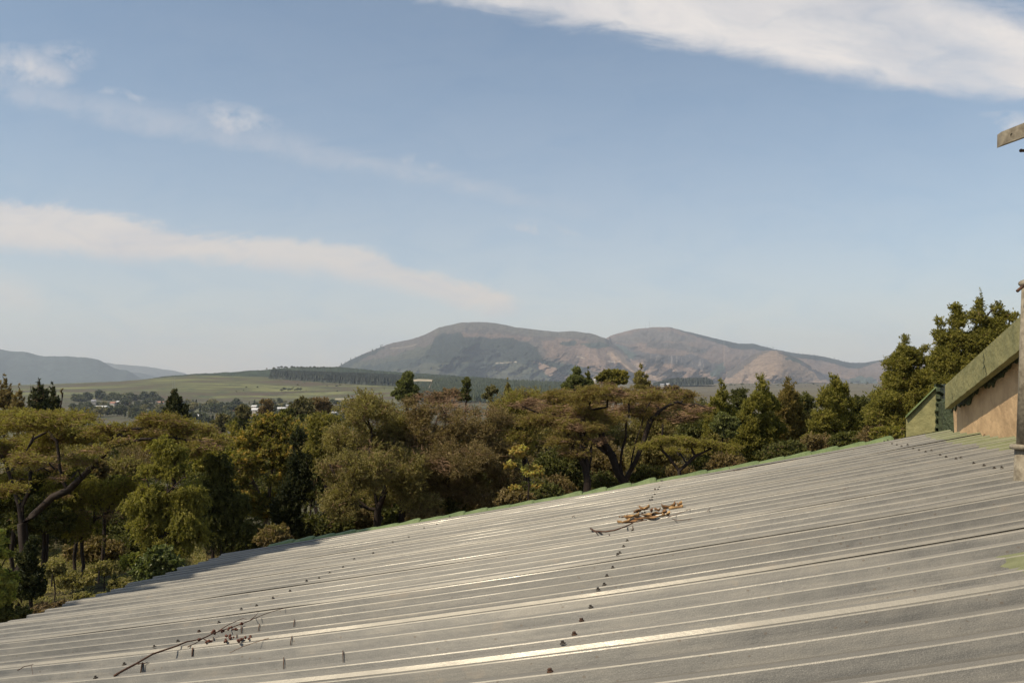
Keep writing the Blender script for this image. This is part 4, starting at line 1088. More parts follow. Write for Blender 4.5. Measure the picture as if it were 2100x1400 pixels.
# town trees: rows at several distances
TT = []
rt = random.Random(5)
rows = [  # x0, x1, y base at x0, x1, D, n, h, kind
    ((155, 245), 826, 1500, 6, (14, 19)), ((245, 330), 825, 1500, 7, (12, 18)), ((330, 420), 836, 1380, 7, (10, 16)),
    ((160, 330), 836, 1250, 11, (9, 14)), ((380, 560), 838, 1300, 15, (10, 17)), ((380, 760), 850, 1050, 24, (12, 20)), ((390, 720), 872, 760, 18, (16, 26)),
    ((250, 420), 862, 900, 12, (12, 20)), ((540, 760), 832, 1400, 14, (8, 13)), ((700, 780), 842, 1150, 6, (12, 18)), ((130, 320), 815, 1700, 5, (3, 6)), ((140, 345), 843, 1120, 15, (9, 15)), ((150, 345), 852, 960, 14, (12, 18)), ((390, 600), 846, 1180, 12, (10, 16))]
cnt_ = 0
WH = lambda x: ('left of the pointed cypress' if x < 345 else 'right of the pointed cypress' if x < 470 else 'near the oval brown tree' if x < 580 else 'behind the big spreading gum' if x < 680 else 'below the white tank')
for (xr, y0, D, n_, hr) in rows:
    n_ = int(n_ * 1.35)
    for i in range(n_):
        x = xr[0] + (i + rt.uniform(.15, .85)) * (xr[1] - xr[0]) / n_
        kd = rt.choice(['round', 'round', 'bushy', 'tall', 'round'])
        mt = rt.choice(['far', 'far', 'far', 'gum'])
        h = rt.uniform(*hr) * 1.25
        hw = {'round': 'rounded', 'bushy': 'wide bushy', 'tall': 'narrow'}[kd]
        cw = {'far': 'dark', 'gum': 'grey green'}[mt]
        place_far(kd, mt, x, y0 + rt.uniform(-3, 4), D * rt.uniform(.95, 1.05), h, f'{cw} {hw} tree {WH(x)}, {"among nearer houses" if D < 1000 else "below the green hill" if D > 1290 else "mid town"}', f'{cw} {hw} trees of the town', 1.25 if kd != 'tall' else .8)
# bushes on the green hill
for i in range(26):
    x = rt.uniform(430, 800); f_ = rt.random()
    place_far('bushy', 'far', x, 782 + f_ * 22, 2200 - f_ * 380, rt.uniform(1.6, 3.2), 'small dark bush dotted on the green hill', 'bushes dotted on the green hill', 1.4)
for i in range(9):
    place_far('bushy', 'far', 578 + i * 4.6 + rt.uniform(-2, 2), 799 + rt.uniform(-1.5, 2.5), 1900, rt.uniform(3.5, 6.5), 'bush of the small thicket on the slope of the green hill', 'thicket on the green hill', 1.3)
place_far('bushy', 'far', 322, 781, 2250, 4.2, 'flat dark thicket on the crest of the green hill at left', None, 2.4)
for i in range(34):
    x = 1460 + i * 10 + rt.uniform(-9, 9)
    place_far('bushy', 'far', x, 786 + rt.uniform(0, 8), 3000, rt.uniform(1.6, 4.5), 'small bush scattered over the brown plain', 'bushes on the brown plain', 1.5)

# town houses
HW = [simple("house_wall_white", (.42, .38, .33), (.32, .29, .25), scale=.2), simple("house_wall_ochre", (.42, .30, .22), (.34, .24, .18), scale=.2)]
HR = [simple("roof_white_sheet", (.58, .57, .56), (.44, .43, .43), scale=.2, rough=.5), simple("roof_terracotta", (.34, .17, .12), (.26, .13, .10), scale=.2), simple("roof_grey", (.33, .33, .35), (.26, .26, .28), scale=.2)]
WIN = simple("window_dark", (.02, .025, .03), (.03, .03, .04), rough=.3)
def town_house(px, py, D, w, h, wall, roof, label, rz=0.0, ratio=.6):
    D *= .9; p = at(px, py, D); s = D / F * 1.1; W = w * s; H = h * s; Dp = W * ratio
    e = thing('house', p, label, 'house', 'houses of the town')
    e.rotation_euler = (0, 0, rz)
    m_ = MB(); m_.box((0, 0, H * .25 - 2), (W, Dp, H * .5 + 4)); o = m_.build('wall', HW[wall]); o.parent = e
    m_ = MB()
    z0 = H * .5 + .01; ov = W * .04
    A = [(-W / 2 - ov, -Dp / 2 - ov, z0), (W / 2 + ov, -Dp / 2 - ov, z0), (W / 2 + ov, Dp / 2 + ov, z0), (-W / 2 - ov, Dp / 2 + ov, z0), (-W / 2 - ov, 0, H), (W / 2 + ov, 0, H)]
    m_.add(A, [(0, 1, 5, 4), (2, 3, 4, 5), (3, 2, 1, 0)], [(0, 4, 3), (1, 2, 5)])
    m_.build('roof', HR[roof]).parent = e
    for sx in (-.28, .28):
        m_ = MB(); m_.box((sx * W, -Dp / 2 - .02, H * .27), (W * .14, .1, H * .2)); m_.build('window', WIN).parent = e
    return e
for i, a in enumerate([(206, 838, 1150, 26, 6, 0, 0, 'long white roofed house left of the pointed cypress just above the acacia'),
        (232, 829, 1350, 10, 5, 0, 1, 'small terracotta roofed house behind the long white one'), (246, 826, 1400, 12, 4, 0, 0, 'pale house between dark trees left of the cypress'),
        (262, 831, 1350, 9, 4, 0, 1, 'reddish house in the middle of the dark tree row'), (330, 827, 1400, 10, 4, 0, 1, 'pink roofed house close to the left of the pointed cypress'),
        (192, 824, 1420, 8, 4, 0, 2, 'grey roofed house at the left end of the town'),
        (402, 857, 900, 12, 7, 0, 0, 'white gabled house just right of the pointed cypress'), (432, 838, 1250, 6, 3, 0, 0, 'tiny white roof among trees right of the cypress'),
        (396, 872, 800, 12, 5, 0, 2, 'grey house low beside the acacia canopy'),
        (478, 848, 1050, 14, 6, 0, 1, 'brown roofed house behind the taller gum'), (522, 836, 1200, 11, 5, 0, 0, 'white roofed house left of the oval brown tree, the upper one'),
        (522, 844, 1080, 18, 7, 0, 0, 'larger white house left of the oval brown tree, the lower one'), (518, 858, 950, 16, 7, 1, 1, 'pinkish house at the left foot of the oval brown tree'),
        (577, 841, 1100, 14, 6, 0, 0, 'bright white roof right of the oval brown tree'), (588, 834, 1250, 8, 4, 0, 2, 'grey roof above the bright white roof'),
        (668, 858, 850, 16, 6, 1, 1, 'ochre house below the brownish gum'), (686, 848, 980, 10, 4, 0, 2, 'small pale house at the right of the brownish gum'),
        (705, 842, 1100, 10, 4, 0, 1, 'small house under the tank hill'), (450, 858, 860, 10, 5, 1, 1, 'low pink house between the first two gums'),
        (720, 852, 960, 12, 5, 1, 2, 'grey house at the edge of the olive brown tree'), (1225, 784, 1400, 12, 8, 0, 0, 'pale building glimpsed between the light green tree and the domed one'),
        (1358, 790, 2880, 7, 3, 0, 2, 'grey shed before the small dark wood'), (1370, 789, 2880, 6, 3, 0, 0, 'white shed before the small dark wood')]):
    town_house(*a, rz=rt.uniform(-.4, .4))
# white water tank with low buildings on the hill foot
p = at(734, 813.5, 1350)
e = thing('water_tank', p, 'white cylindrical water tank on the slope of the green hill', 'water tank')
m_ = MB(); m_.tube([(0, 0, -1), (0, 0, 3.3)], 1.95, 20); m_.build('tank_body', HR[0]).parent = e
m_ = MB(); m_.tube([(0, 0, 3.32), (0, 0, 4.0), (0, 0, 4.6)], [2.0, 1.4, .3], 20); m_.build('tank_roof', HR[0]).parent = e
p = at(724, 815, 1340)
e = thing('pump_house', p, 'low grey pump house beside the white tank', 'building')
m_ = MB(); m_.box((0, 0, .7), (7, 4, 3.4)); m_.build('wall', HR[2]).parent = e
m_ = MB(); m_.box((0, 0, 2.55), (7.6, 4.6, .25)); m_.build('roof', HR[1]).parent = e
p = at(703, 818, 1330)
e = thing('boundary_wall', p, 'long cream wall running left from the pump house', 'wall')
m_ = MB(); m_.box((0, 0, .2), (23, .5, 3.0), .05); m_.build('wall_face', simple("cream_wall", (.62, .54, .38), (.5, .44, .3), scale=.1)).parent = e
m_ = MB(); m_.box((0, 0, 1.78), (23.4, .8, .14), .05); m_.build('coping', HR[2]).parent = e
# field line poles and radio masts
STEEL = simple("galvanised_steel", (.33, .32, .30), (.24, .23, .21), rough=.5, metal=.3)
for x, yb, yt, D, lb in ((358, 800, 773, 900, 'tall thin power pole above the pointed cypress'), (354, 800, 775, 960, 'second thin power pole close left of the taller one')):
    p = at(x, yb, D); q = at(x, yt, D)
    e = thing('power_pole', p, lb, 'power pole', 'power poles above the cypress')
    h = q[2] - p[2]
    m_ = MB(); m_.tube([(0, 0, -6), (0, 0, h)], [.16, .1], 6); m_.build('pole', STEEL).parent = e
    m_ = MB(); m_.box((0, 0, h * .9), (2.2, .12, .12)); m_.build('crossarm', STEEL).parent = e
for x, yt, lb in ((1332, 658, 'tall thin radio mast on the rounded mountain top'), (1324, 664, 'shorter radio mast left of the tall one'), (1341, 667, 'smallest radio mast right of the tall one')):
    p = at(x, 674, 9070); q = at(x, yt, 9070)
    e = thing('radio_mast', p, lb, 'radio mast', 'radio masts on the mountain')
    h = q[2] - p[2]
    m_ = MB(); m_.tube([(0, 0, -6), (0, 0, h)], [1.4, .8], 6); m_.build('mast', STEEL).parent = e
    m_ = MB(); m_.box((0, 0, h * .8), (3.0, 2, 1.2)); m_.build('antenna', STEEL).parent = e

# ------------------------------------------------------------------ the house: a slightly sagging metal roof
RP = dict(f=1663.2226, h=800.1038, a=.2415, s=.2409, H=.7427, roll=-.0445, x2=-.3774, y2=2.3229, k1=-.0778)
_t = math.atan((RP['h'] - 700) / RP['f'])
_D1 = np.array([math.sin(RP['a']), math.cos(RP['a']), 0]); _D2 = np.array([math.cos(RP['a']), -math.sin(RP['a']), 0])
_nr = np.cross(_D2 + np.array([0, 0, RP['s']]), _D1); _nr /= np.linalg.norm(_nr)
def roofv(u, v, n=0.0):
    """roof coordinates (u up the slope, v across the ribs, n above the sheet), metres -> world; the plane sags a few cm towards its ends"""
    u, v, n = np.broadcast_arrays(np.asarray(u, float), np.asarray(v, float), np.asarray(n, float))
    P = _D2 * (u + RP['x2'])[..., None] + _D1 * (v + RP['y2'])[..., None]
    P[..., 2] += -RP['H'] + RP['s'] * u
    P = P + _nr * (n[..., None] - .036)      # the surveyed plane is that of the rib tops
    x, y, z = P[..., 0], P[..., 1], P[..., 2]
    yc = y * math.cos(_t) + z * math.sin(_t); zc = -y * math.sin(_t) + z * math.cos(_t)
    a = x / yc; b = zc / yc
    r2 = np.minimum(a * a + b * b, .62)
    g_ = 1 + RP['k1'] * r2
    a = a * g_; b = b * g_
    c, s = math.cos(RP['roll']), math.sin(RP['roll'])
    cx = (a * c - b * s) * RP['f'] / F; cy = (a * s + b * c) * RP['f'] / F
    X = cx * yc; Y = (math.cos(PITCH) - cy * math.sin(PITCH)) * yc; Zz = (math.sin(PITCH) + cy * math.cos(PITCH)) * yc
    return np.stack([X, Y, Zz + ZC], -1)
RPT = lambda u, v, n=0.0: roofv(u, v, n)
def roof_inv(x, y):
    q = np.array([1.0, 3.0])
    def pr(q):
        P = roofv(q[0], q[1]) - [0, 0, ZC]
        d = P[1] * math.cos(PITCH) + P[2] * math.sin(PITCH)
        return np.array([1050 + F * P[0] / d, 700 - F * (-P[1] * math.sin(PITCH) + P[2] * math.cos(PITCH)) / d])
    for _ in range(25):
        r0 = pr(q) - [x, y]; J = np.zeros((2, 2))
        for i in range(2):
            d = q.copy(); d[i] += 1e-4; J[:, i] = (pr(d) - pr(q)) / 1e-4
        q = q - np.clip(np.linalg.solve(J, r0), -1, 1)
    return q

m, t = material("galvanised_sheet")
uv = N(t, 'ShaderNodeUVMap').outputs[0]
oi = N(t, 'ShaderNodeObjectInfo')
streak = N(t, 'ShaderNodeTexNoise', {'Vector': N(t, 'ShaderNodeMapping', {0: uv, 3: (1.2, 26, 1)}).outputs[0], 'Scale': 1.0, 'Detail': 6.0, 'Roughness': .6}).outputs[0]
blot = N(t, 'ShaderNodeTexNoise', {'Vector': uv, 'Scale': 5.0, 'Detail': 7.0, 'Roughness': .65}).outputs[0]
fine = N(t, 'ShaderNodeTexNoise', {'Vector': uv, 'Scale': 260.0, 'Detail': 3.0, 'Roughness': .8}).outputs[0]
speck = N(t, 'ShaderNodeTexVoronoi', {'Vector': uv, 'Scale': 26.0, 'Randomness': 1.0}).outputs[0]
f0 = M(t, 'ADD', M(t, 'MULTIPLY', streak, .45), M(t, 'MULTIPLY', blot, .55))
cbase = ramp(t, f0, [(.39, (.070, .069, .065)), (.50, (.112, .108, .098)), (.61, (.165, .155, .135))])
dust_sunlit = N(t, 'ShaderNodeAttribute', attribute_name='crown').outputs['Fac']  # dust on level faces plus painted lightness for sunlit rib tops
cbase = mixc(t, M(t, 'MULTIPLY', dust_sunlit, .72), cbase, mixc(t, streak, (.165, .152, .128), (.250, .230, .193)))
cbase = mixc(t, M(t, 'MULTIPLY', M(t, 'SUBTRACT', fine, .5), .9), cbase, (.45, .42, .38))
cbase = mixc(t, M(t, 'MULTIPLY', M(t, 'SUBTRACT', .5, fine, clamp=True), 2.0, clamp=True), cbase, (.06, .055, .045))
run = N(t, 'ShaderNodeTexNoise', {'Vector': N(t, 'ShaderNodeMapping', {0: uv, 3: (.55, 7, 1)}).outputs[0], 'Scale': 1.0, 'Detail': 9.0, 'Roughness': .7}).outputs[0]
cbase = mixc(t, M(t, 'MULTIPLY', M(t, 'SUBTRACT', run, .55, clamp=True), 3.5, clamp=True), cbase, (.070, .065, .056))
cbase = mixc(t, M(t, 'MULTIPLY', M(t, 'SUBTRACT', .43, run, clamp=True), 3.5, clamp=True), cbase, (.30, .265, .205))
dirt = N(t, 'ShaderNodeTexNoise', {'Vector': uv, 'Scale': 1.6, 'Detail': 5.0, 'Roughness': .5}).outputs[0]
spk = M(t, 'MULTIPLY', M(t, 'LESS_THAN', speck, .13), M(t, 'GREATER_THAN', dirt, .46))
cbase = mixc(t, M(t, 'MULTIPLY', spk, .55), cbase, (.075, .055, .038))
rust = M(t, 'MULTIPLY', M(t, 'SUBTRACT', blot, .62, clamp=True), 4.0, clamp=True)
cbase = mixc(t, M(t, 'MULTIPLY', rust, .35), cbase, (.30, .19, .10))
orn = M(t, 'MULTIPLY_ADD', oi.outputs['Random'], .30, .84)
cbase = mixc(t, 1.0, cbase, N(t, 'ShaderNodeCombineXYZ', {0: orn, 1: orn, 2: M(t, 'MULTIPLY', orn, 1.01)}).outputs[0], 'MULTIPLY')
pa = N(t, 'ShaderNodeAttribute', attribute_name='paint').outputs['Fac']
pn = N(t, 'ShaderNodeTexNoise', {'Vector': N(t, 'ShaderNodeMapping', {0: uv, 3: (9, 34, 1)}).outputs[0], 'Scale': 1.0, 'Detail': 5.0, 'Roughness': .65}).outputs[0]
pm = M(t, 'GREATER_THAN', M(t, 'ADD', pa, M(t, 'MULTIPLY', M(t, 'SUBTRACT', pn, .5), 1.1)), .5)
cbase = mixc(t, M(t, 'MULTIPLY', pm, .88), cbase, ramp(t, pn, [(.3, (.100, .112, .040)), (.6, (.165, .175, .078))]))
lap = N(t, 'ShaderNodeAttribute', attribute_name='lap').outputs['Fac']
metal = M(t, 'MULTIPLY', M(t, 'SUBTRACT', 1.0, pm), M(t, 'ADD', M(t, 'MULTIPLY_ADD', dust_sunlit, -.34, .38), M(t, 'MULTIPLY', lap, .10)))
rgh = M(t, 'SUBTRACT', M(t, 'MULTIPLY_ADD', blot, .34, .34), M(t, 'MULTIPLY', M(t, 'MULTIPLY', lap, M(t, 'MULTIPLY', M(t, 'SUBTRACT', N(t, 'ShaderNodeTexNoise', {'Vector': N(t, 'ShaderNodeMapping', {0: uv, 3: (1.3, 2, 1)}).outputs[0], 'Scale': 1.0, 'Detail': 4.0}).outputs[0], .50, clamp=True), 6.0, clamp=True)), .16))
rgh = M(t, 'ADD', rgh, M(t, 'MULTIPLY', M(t, 'SUBTRACT', dust_sunlit, lap, clamp=True), .28))
cbase = mixc(t, M(t, 'MULTIPLY', lap, .40), cbase, mixc(t, blot, (.20, .185, .155), (.36, .33, .28)))  # lap edges and rib folds painted lighter in place of their glints
b = N(t, 'ShaderNodeBsdfPrincipled', {'Base Color': cbase, 'Roughness': rgh, 'Metallic': metal, 'Specular IOR Level': .4})
bp = N(t, 'ShaderNodeBump', {'Strength': .35, 'Distance': .004, 'Height': M(t, 'ADD', M(t, 'MULTIPLY', blot, 2.0), M(t, 'MULTIPLY', fine, .25))})
t.links.new(bp.outputs[0], b.inputs['Normal'])
finish(t, b.outputs[0])
SHEET = m
GPAINT = simple("green_paint", (.240, .218, .095), (.150, .145, .062), rough=.65, scale=7, bump=.5, bscale=26)
GPAINT2 = simple("bright_green_paint", (.150, .190, .075), (.085, .120, .042), rough=.6, scale=9, bump=.5, bscale=40)
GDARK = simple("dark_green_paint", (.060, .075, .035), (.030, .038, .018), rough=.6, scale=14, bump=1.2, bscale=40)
PLASTER = simple("peach_plaster", (.50, .34, .19), (.34, .225, .125), rough=.9, scale=5, bump=.6, bscale=14, lo=.4, hi=.66)
RUST = simple("rusty_steel", (.10, .050, .028), (.045, .030, .022), rough=.7, metal=.2, scale=60)
WEATHER = simple("weathered_galvanised_steel", (.29, .25, .185), (.14, .115, .080), rough=.65, metal=.05, scale=34, bump=.15, bscale=60)
SPRING = simple("house_side_wall", (.45, .34, .22), (.36, .27, .17), rough=.9, scale=3)

PITCHR = .1715; SW = PITCHR * 4
U0, U1, VB = -4.25, 2.36, 5.16
house = thing('house', (0, 5, 6.1), 'house with a rusty screwed galvanised ribbed roof and a peach gable wall', 'house')
cr, fl, hh_ = .032, .016, .036      # crown, flank run, rib height
PU = float(roof_inv(2052, 1170)[0])
def sheet(v0, idx):
    """one sheet from rib v0 to rib v0+SW; its near edge laps over the neighbour's last rib"""
    be = .0034          # rounded fold at the camera-side edge of every crown
    far = v0 + SW > VB + .1
    pts = [(v0 + .001, hh_ + .0014), (v0 + .0105, hh_ + .0125), (v0 + .034, hh_ + .0130), (v0 + .034 + fl, 0.0)]
    fl_ = [.55, 1, .25]
    if idx == 0 or True: pass
    for k_ in range(1, 5):
        c = v0 + k_ * PITCHR
        if far and c > VB - .02: break
        a0 = pts[-1][0]; a1 = c - cr / 2 - fl
        pts += [(a0 + (a1 - a0) * .35, .0), (a0 + (a1 - a0) * .42, .004), (a0 + (a1 - a0) * .5, .0), (a1, 0.0)]
        fl_ += [.7, .7, .7, .7]
        last = k_ == 4
        pts += [(c - cr / 2, hh_ - be), (c - cr / 2 + be * .6, hh_), (c + cr / 2 - (.004 if last else 0), hh_)]
        fl_ += [.05, 1, 1]
        if not last:
            pts += [(c + cr / 2 + fl, 0.0)]; fl_ += [.25]
    us = np.linspace(U0 + .012 * math.sin(idx * 2.1), U1, 150)
    V_ = []; Q_ = []; cw = []; pt = []; UVs = []; lp = []
    b = 0
    vo = float(idx) * 3.7
    for j in range(len(pts) - 1):
        for (vv, nn) in (pts[j], pts[j + 1]):
            vv2 = np.full_like(us, vv); nn2 = np.full_like(us, nn)
            # dents and ripples: old sheet, walked on
            rip = vnoise(us * 1.1 + idx * 9, us * 0 + vv * 3, 61, 3) * .0016
            if j < 3:        # the lapping edge lifts here and there
                rip = rip + (np.maximum(vnoise(us * .9 + idx * 5, us * 0 + 4.4, 67, 2) - .15, 0) * .010 if (j == 0 and nn < hh_ + .01) else 0)
                vv2 = vv2 + vnoise(us * 1.5 + idx * 3, us * 0 + 1.2, 69, 3) * .002 * (1 - j / 3)
            V_.append(roofv(us, vv2, nn2 + rip))
            cw.append(np.full_like(us, fl_[j]))
            lp.append(np.full_like(us, (1.15 if idx in (2, 3) else .55) if j == 0 else (1.25 if abs(fl_[j] - 1) < 1e-6 and abs(pts[j + 1][0] - pts[j][0]) < .004 else 0.0)))
            UVs.append(np.stack([us + vo, np.full_like(us, vv + idx * 1.3 + nn * 1.0)], -1))
            # green paint: a strip at the wall, and the near right corner
            m1 = np.clip((us - np.interp(vv, [-.3, 1.8, 2.5, 3.4, 4.2, 4.9, 5.2], [3.2, 3.2, 2.16, 2.12, 2.10, 2.14, 2.0])) * 10 + .5, 0, 1)
            m2 = np.clip((us - PU) * 12 + .35, 0, 1) * (1 if -.03 < vv < .43 else 0)
            pt.append(np.maximum(m1, m2))
        n_ = len(us)
        i = b + np.arange(n_ - 1)
        Q_.append(np.stack([i, i + n_, i + n_ + 1, i + 1], -1)[:, ::-1])
        b += 2 * n_
    V_ = np.concatenate(V_); Q_ = np.concatenate(Q_); UVs = np.concatenate(UVs)
    o = new_mesh('roof_sheet', V_ - np.array([0, 5, 6.1]), Q_, SHEET, attrs={'crown': np.concatenate(cw), 'paint': np.concatenate(pt), 'lap': np.concatenate(lp)})
    uvl = o.data.uv_layers.new(name='UVMap')
    vi = np.empty(len(o.data.loops), np.int32); o.data.loops.foreach_get('vertex_index', vi)
    uvl.data.foreach_set('uv', UVs[vi].astype(np.float32).ravel())
    sol = o.modifiers.new('thickness', 'SOLIDIFY'); sol.thickness = .0008; sol.offset = -1; sol.use_rim = False
    o.parent = house
    return o
HO = np.array([0, 5, 6.1])
k_ = -2
sheets = []
while True:
    v0 = k_ * SW
    if v0 > VB - .1: break
    sheets.append(sheet(v0, k_ + 2))
    k_ += 1
def hpart(mb_, name, mat, smooth=False, parent=None):
    mb_.v = [tuple(np.array(p_) - HO) for p_ in mb_.v]
    o = mb_.build(name, mat, None, smooth); o.parent = parent or house
    return o

# screws: washer + hexagonal head, one part each
def screw(u, v, rusty, tilt=0):
    n0 = hh_ + (.0175 if round(v / PITCHR) % 4 == 0 else .001); v = v + (.026 if round(v / PITCHR) % 4 == 0 else 0)
    ax = (roofv(u, v, n0 + .05) - roofv(u, v, n0)) / .05
    mb_ = MB()
    p0 = roofv(u, v, n0)
    tl = np.array([random.uniform(-.12, .12), random.uniform(-.12, .12), 0])
    ax = ax + tl
    mb_.tube([p0, p0 + ax * .003, p0 + ax * .004], [.0085, .0078, .0035], 10)
    mb_.tube([p0 + ax * .004, p0 + ax * .0095], .0042 if not rusty else .0056, 6)
    hpart(mb_, 'roof_screw', RUST if rusty else SCREW)
SCREW = simple("dull_screw", (.10, .085, .07), (.055, .045, .035), rough=.5, metal=.5, scale=80)
nsc = 0
for k_ in range(-7, 30):
    v = k_ * PITCHR
    for uc, kmin in ((0.0, -3), (-1.895, -3), (1.84, 6)):
        if k_ < kmin: continue
        if uc == 0.0 and 12 < k_ < 16: continue
        if uc == -1.895 and k_ > 16 and k_ % 2: continue
        if uc == 0.0 and k_ > 24 and k_ % 3 == 0: continue
        nsc += 1
        if nsc <= 98:
            screw(uc + random.uniform(-.007, .007), v + random.uniform(-.006, .006), (uc == 0 and k_ in (-1, 1, 2, -2)) or random.random() < .06)

# barge of overlapping green painted tiles along the far verge
nt_ = 27
for i in range(nt_):
    ua = U0 + .30 + i * .225; ub = ua + .285
    if ub > U1 - .28: break
    mb_ = MB()
    lo, hi = .040 + random.uniform(-.003, .003), .056 + random.uniform(-.014, .010)
    prof_v = (VB - .012, VB + .02, VB + .06, VB + .11)
    rows_ = []
    for f_, hgt in ((0, lo * .9), (.35, lo + (hi - lo) * .15), (.68, lo + (hi - lo) * .75), (.80, hi), (.95, hi * .98), (1, hi * .84)):
        u = ua + (ub - ua) * f_
        rows_.append([roofv(u, prof_v[0], -.002), roofv(u, prof_v[1], hgt * .75), roofv(u, prof_v[2], hgt), roofv(u, prof_v[3], hgt * .5), roofv(u, prof_v[3] + .01, -.02)])
    R_ = np.array(rows_); rr, cc_ = R_.shape[:2]
    flat = R_.reshape(-1, 3)
    q = [(a * cc_ + b_, (a + 1) * cc_ + b_, (a + 1) * cc_ + b_ + 1, a * cc_ + b_ + 1) for a in range(rr - 1) for b_ in range(cc_ - 1)]
    low = flat - _nr * .02
    nA = len(flat)
    mb_.add(list(flat) + list(low), q + [tuple(x + nA for x in f_[::-1]) for f_ in q] +
            [((rr - 1) * cc_ + b_, (rr - 1) * cc_ + b_ + nA, (rr - 1) * cc_ + b_ + 1 + nA, (rr - 1) * cc_ + b_ + 1) for b_ in range(cc_ - 1)])
    hpart(mb_, 'verge_tile', GPAINT2)
# timber and walls beneath the roof
mb_ = MB()
def quadwall(mb_, a, b, zlow, th):
    a = np.array(a); b = np.array(b); d = b - a; d[2] = 0; d /= np.linalg.norm(d); s_ = np.array([-d[1], d[0], 0]) * th
    P0 = [a, b, b + s_, a + s_]
    low_ = [np.array([q[0], q[1], zlow]) for q in P0]
    mb_.box8(low_ + P0)
quadwall(mb_, roofv(U0 + .3, -1.3, -.09), roofv(U0 + .3, VB - .12, -.09), 5.6, -.2)
quadwall(mb_, roofv(U0 + .3, VB - .10, -.09), roofv(U1, VB - .10, -.09), 5.6, -.2)
hpart(mb_, 'wall', SPRING)
for uc in (0.0, -1.895, 1.84):
    mb_ = MB()
    vz = np.linspace(-1.3, VB - .02, 14)
    for va, vb in zip(vz[:-1], vz[1:]):
        mb_.box8([roofv(uc - .025, va, -.078), roofv(uc + .025, va, -.078), roofv(uc + .025, vb, -.078), roofv(uc - .025, vb, -.078),
                  roofv(uc - .025, va, -.009), roofv(uc + .025, va, -.009), roofv(uc + .025, vb, -.009), roofv(uc - .025, vb, -.009)])
    hpart(mb_, 'purlin', BARK)

# gable wall of the higher part of the house, standing across the upper end of the sheets
def Dof(x): return float(np.interp(x, [1850, 1940, 1960, 2090, 2140, 2400], [6.95, 6.85, 6.73, 4.80, 4.30, 2.6]))
wallO = []
def wp(v, z): # point in the gable wall plane
    p = roofv(2.335, v, 0.0); return np.array([p[0], p[1], z])
vs = np.linspace(-1.2, 5.25, 44)
top = []
mb_ = MB()
A0 = wp(5.25, 0); A1 = wp(-1.2, 0)
dw = (A1 - A0); dw[2] = 0; Lw = np.linalg.norm(dw); dw /= Lw         # along the wall towards the camera
nw = np.array([dw[1], -dw[0], 0]);
if nw[0] > 0: nw = -nw                                                # outward (to the left)
OV = .10
def ray_plane(x, y, o=OV):
    """where the line of sight of a photo pixel meets the plane parallel to the wall, o metres outside it"""
    d = at(x, y, 1.0) - np.array([0, 0, ZC]); q0 = A0 + nw * o
    tt_ = (q0[:2] @ nw[:2]) / (d[:2] @ nw[:2])
    return np.array([0, 0, ZC]) + d * tt_
fa_t, fa_b = ray_plane(1938, 790), ray_plane(1938, 838)
fb_t, fb_b = ray_plane(2097, 644), ray_plane(2097, 712)
sA_ = (fa_t - A0)[:2] @ dw[:2]; sB_ = (fb_t - A0)[:2] @ dw[:2]
print('board', fa_t, fb_t, sA_, sB_, fa_t[2] - fa_b[2], fb_t[2] - fb_b[2])
def WZ(s): return fa_t[2] + (fb_t[2] - fa_t[2]) * (s - sA_) / (sB_ - sA_) - .03
def WP(s, z, o=0.0): q = A0 + dw * s + nw * o; return np.array([q[0], q[1], z])
# rows from the sheets up to under the barge board
ss = np.linspace(0.36, Lw, 60)
def basez(s):
    v = 5.25 - s / Lw * 6.45
    return float(roofv(2.335, v, 0)[2])
bot = [WP(s, basez(s) - .3) for s in ss]
P_hi = [WP(s, WZ(s) - .02) for s in ss]
bk = [WP(s, basez(s) - .3, -.22) for s in ss]; bkh = [WP(s, WZ(s) - .02, -.22) for s in ss]
n_ = len(ss)
mb_.add(bot + P_hi + bk + bkh, [(i, i + 1, n_ + i + 1, n_ + i) for i in range(n_ - 1)] + [(2 * n_ + i, 3 * n_ + i, 3 * n_ + i + 1, 2 * n_ + i + 1) for i in range(n_ - 1)]
        + [(n_ + i, n_ + i + 1, 3 * n_ + i + 1, 3 * n_ + i) for i in range(n_ - 1)] + [(0, n_, 3 * n_, 2 * n_)])
hpart(mb_, 'gable_wall', PLASTER)
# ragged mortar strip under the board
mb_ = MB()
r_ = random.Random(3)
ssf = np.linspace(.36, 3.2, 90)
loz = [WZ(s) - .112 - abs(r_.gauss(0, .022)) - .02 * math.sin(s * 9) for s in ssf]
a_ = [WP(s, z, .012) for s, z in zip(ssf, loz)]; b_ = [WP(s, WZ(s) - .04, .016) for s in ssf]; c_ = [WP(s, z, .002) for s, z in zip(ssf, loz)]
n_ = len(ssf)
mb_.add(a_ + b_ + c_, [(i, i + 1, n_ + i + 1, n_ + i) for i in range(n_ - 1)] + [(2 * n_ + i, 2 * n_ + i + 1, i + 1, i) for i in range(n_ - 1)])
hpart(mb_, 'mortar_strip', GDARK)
# barge board (fascia)
FTOP = lambda s: WZ(s) + .0
mb_ = MB()
def board(mb_, s0, s1, o0, o1, ztop, hgt, jit=0.0, nseg=40):
    sx = np.linspace(s0, s1, nseg)
    P = []
    for s in sx:
        zt = ztop(s); j1 = r_.uniform(-jit, jit)
        P += [WP(s, zt - hgt + j1, o1), WP(s, zt, o1), WP(s, zt, o0), WP(s, zt - hgt, o0)]
    Q = []
    for i in range(nseg - 1):
        for k2 in range(4):
            a2 = i * 4 + k2; b2 = i * 4 + (k2 + 1) % 4
            Q.append((a2, a2 + 4, b2 + 4, b2))
    Q += [(0, 1, 2, 3), tuple((nseg - 1) * 4 + z for z in (3, 2, 1, 0))]
    mb_.add(P, Q)
house['fascia'] = 1
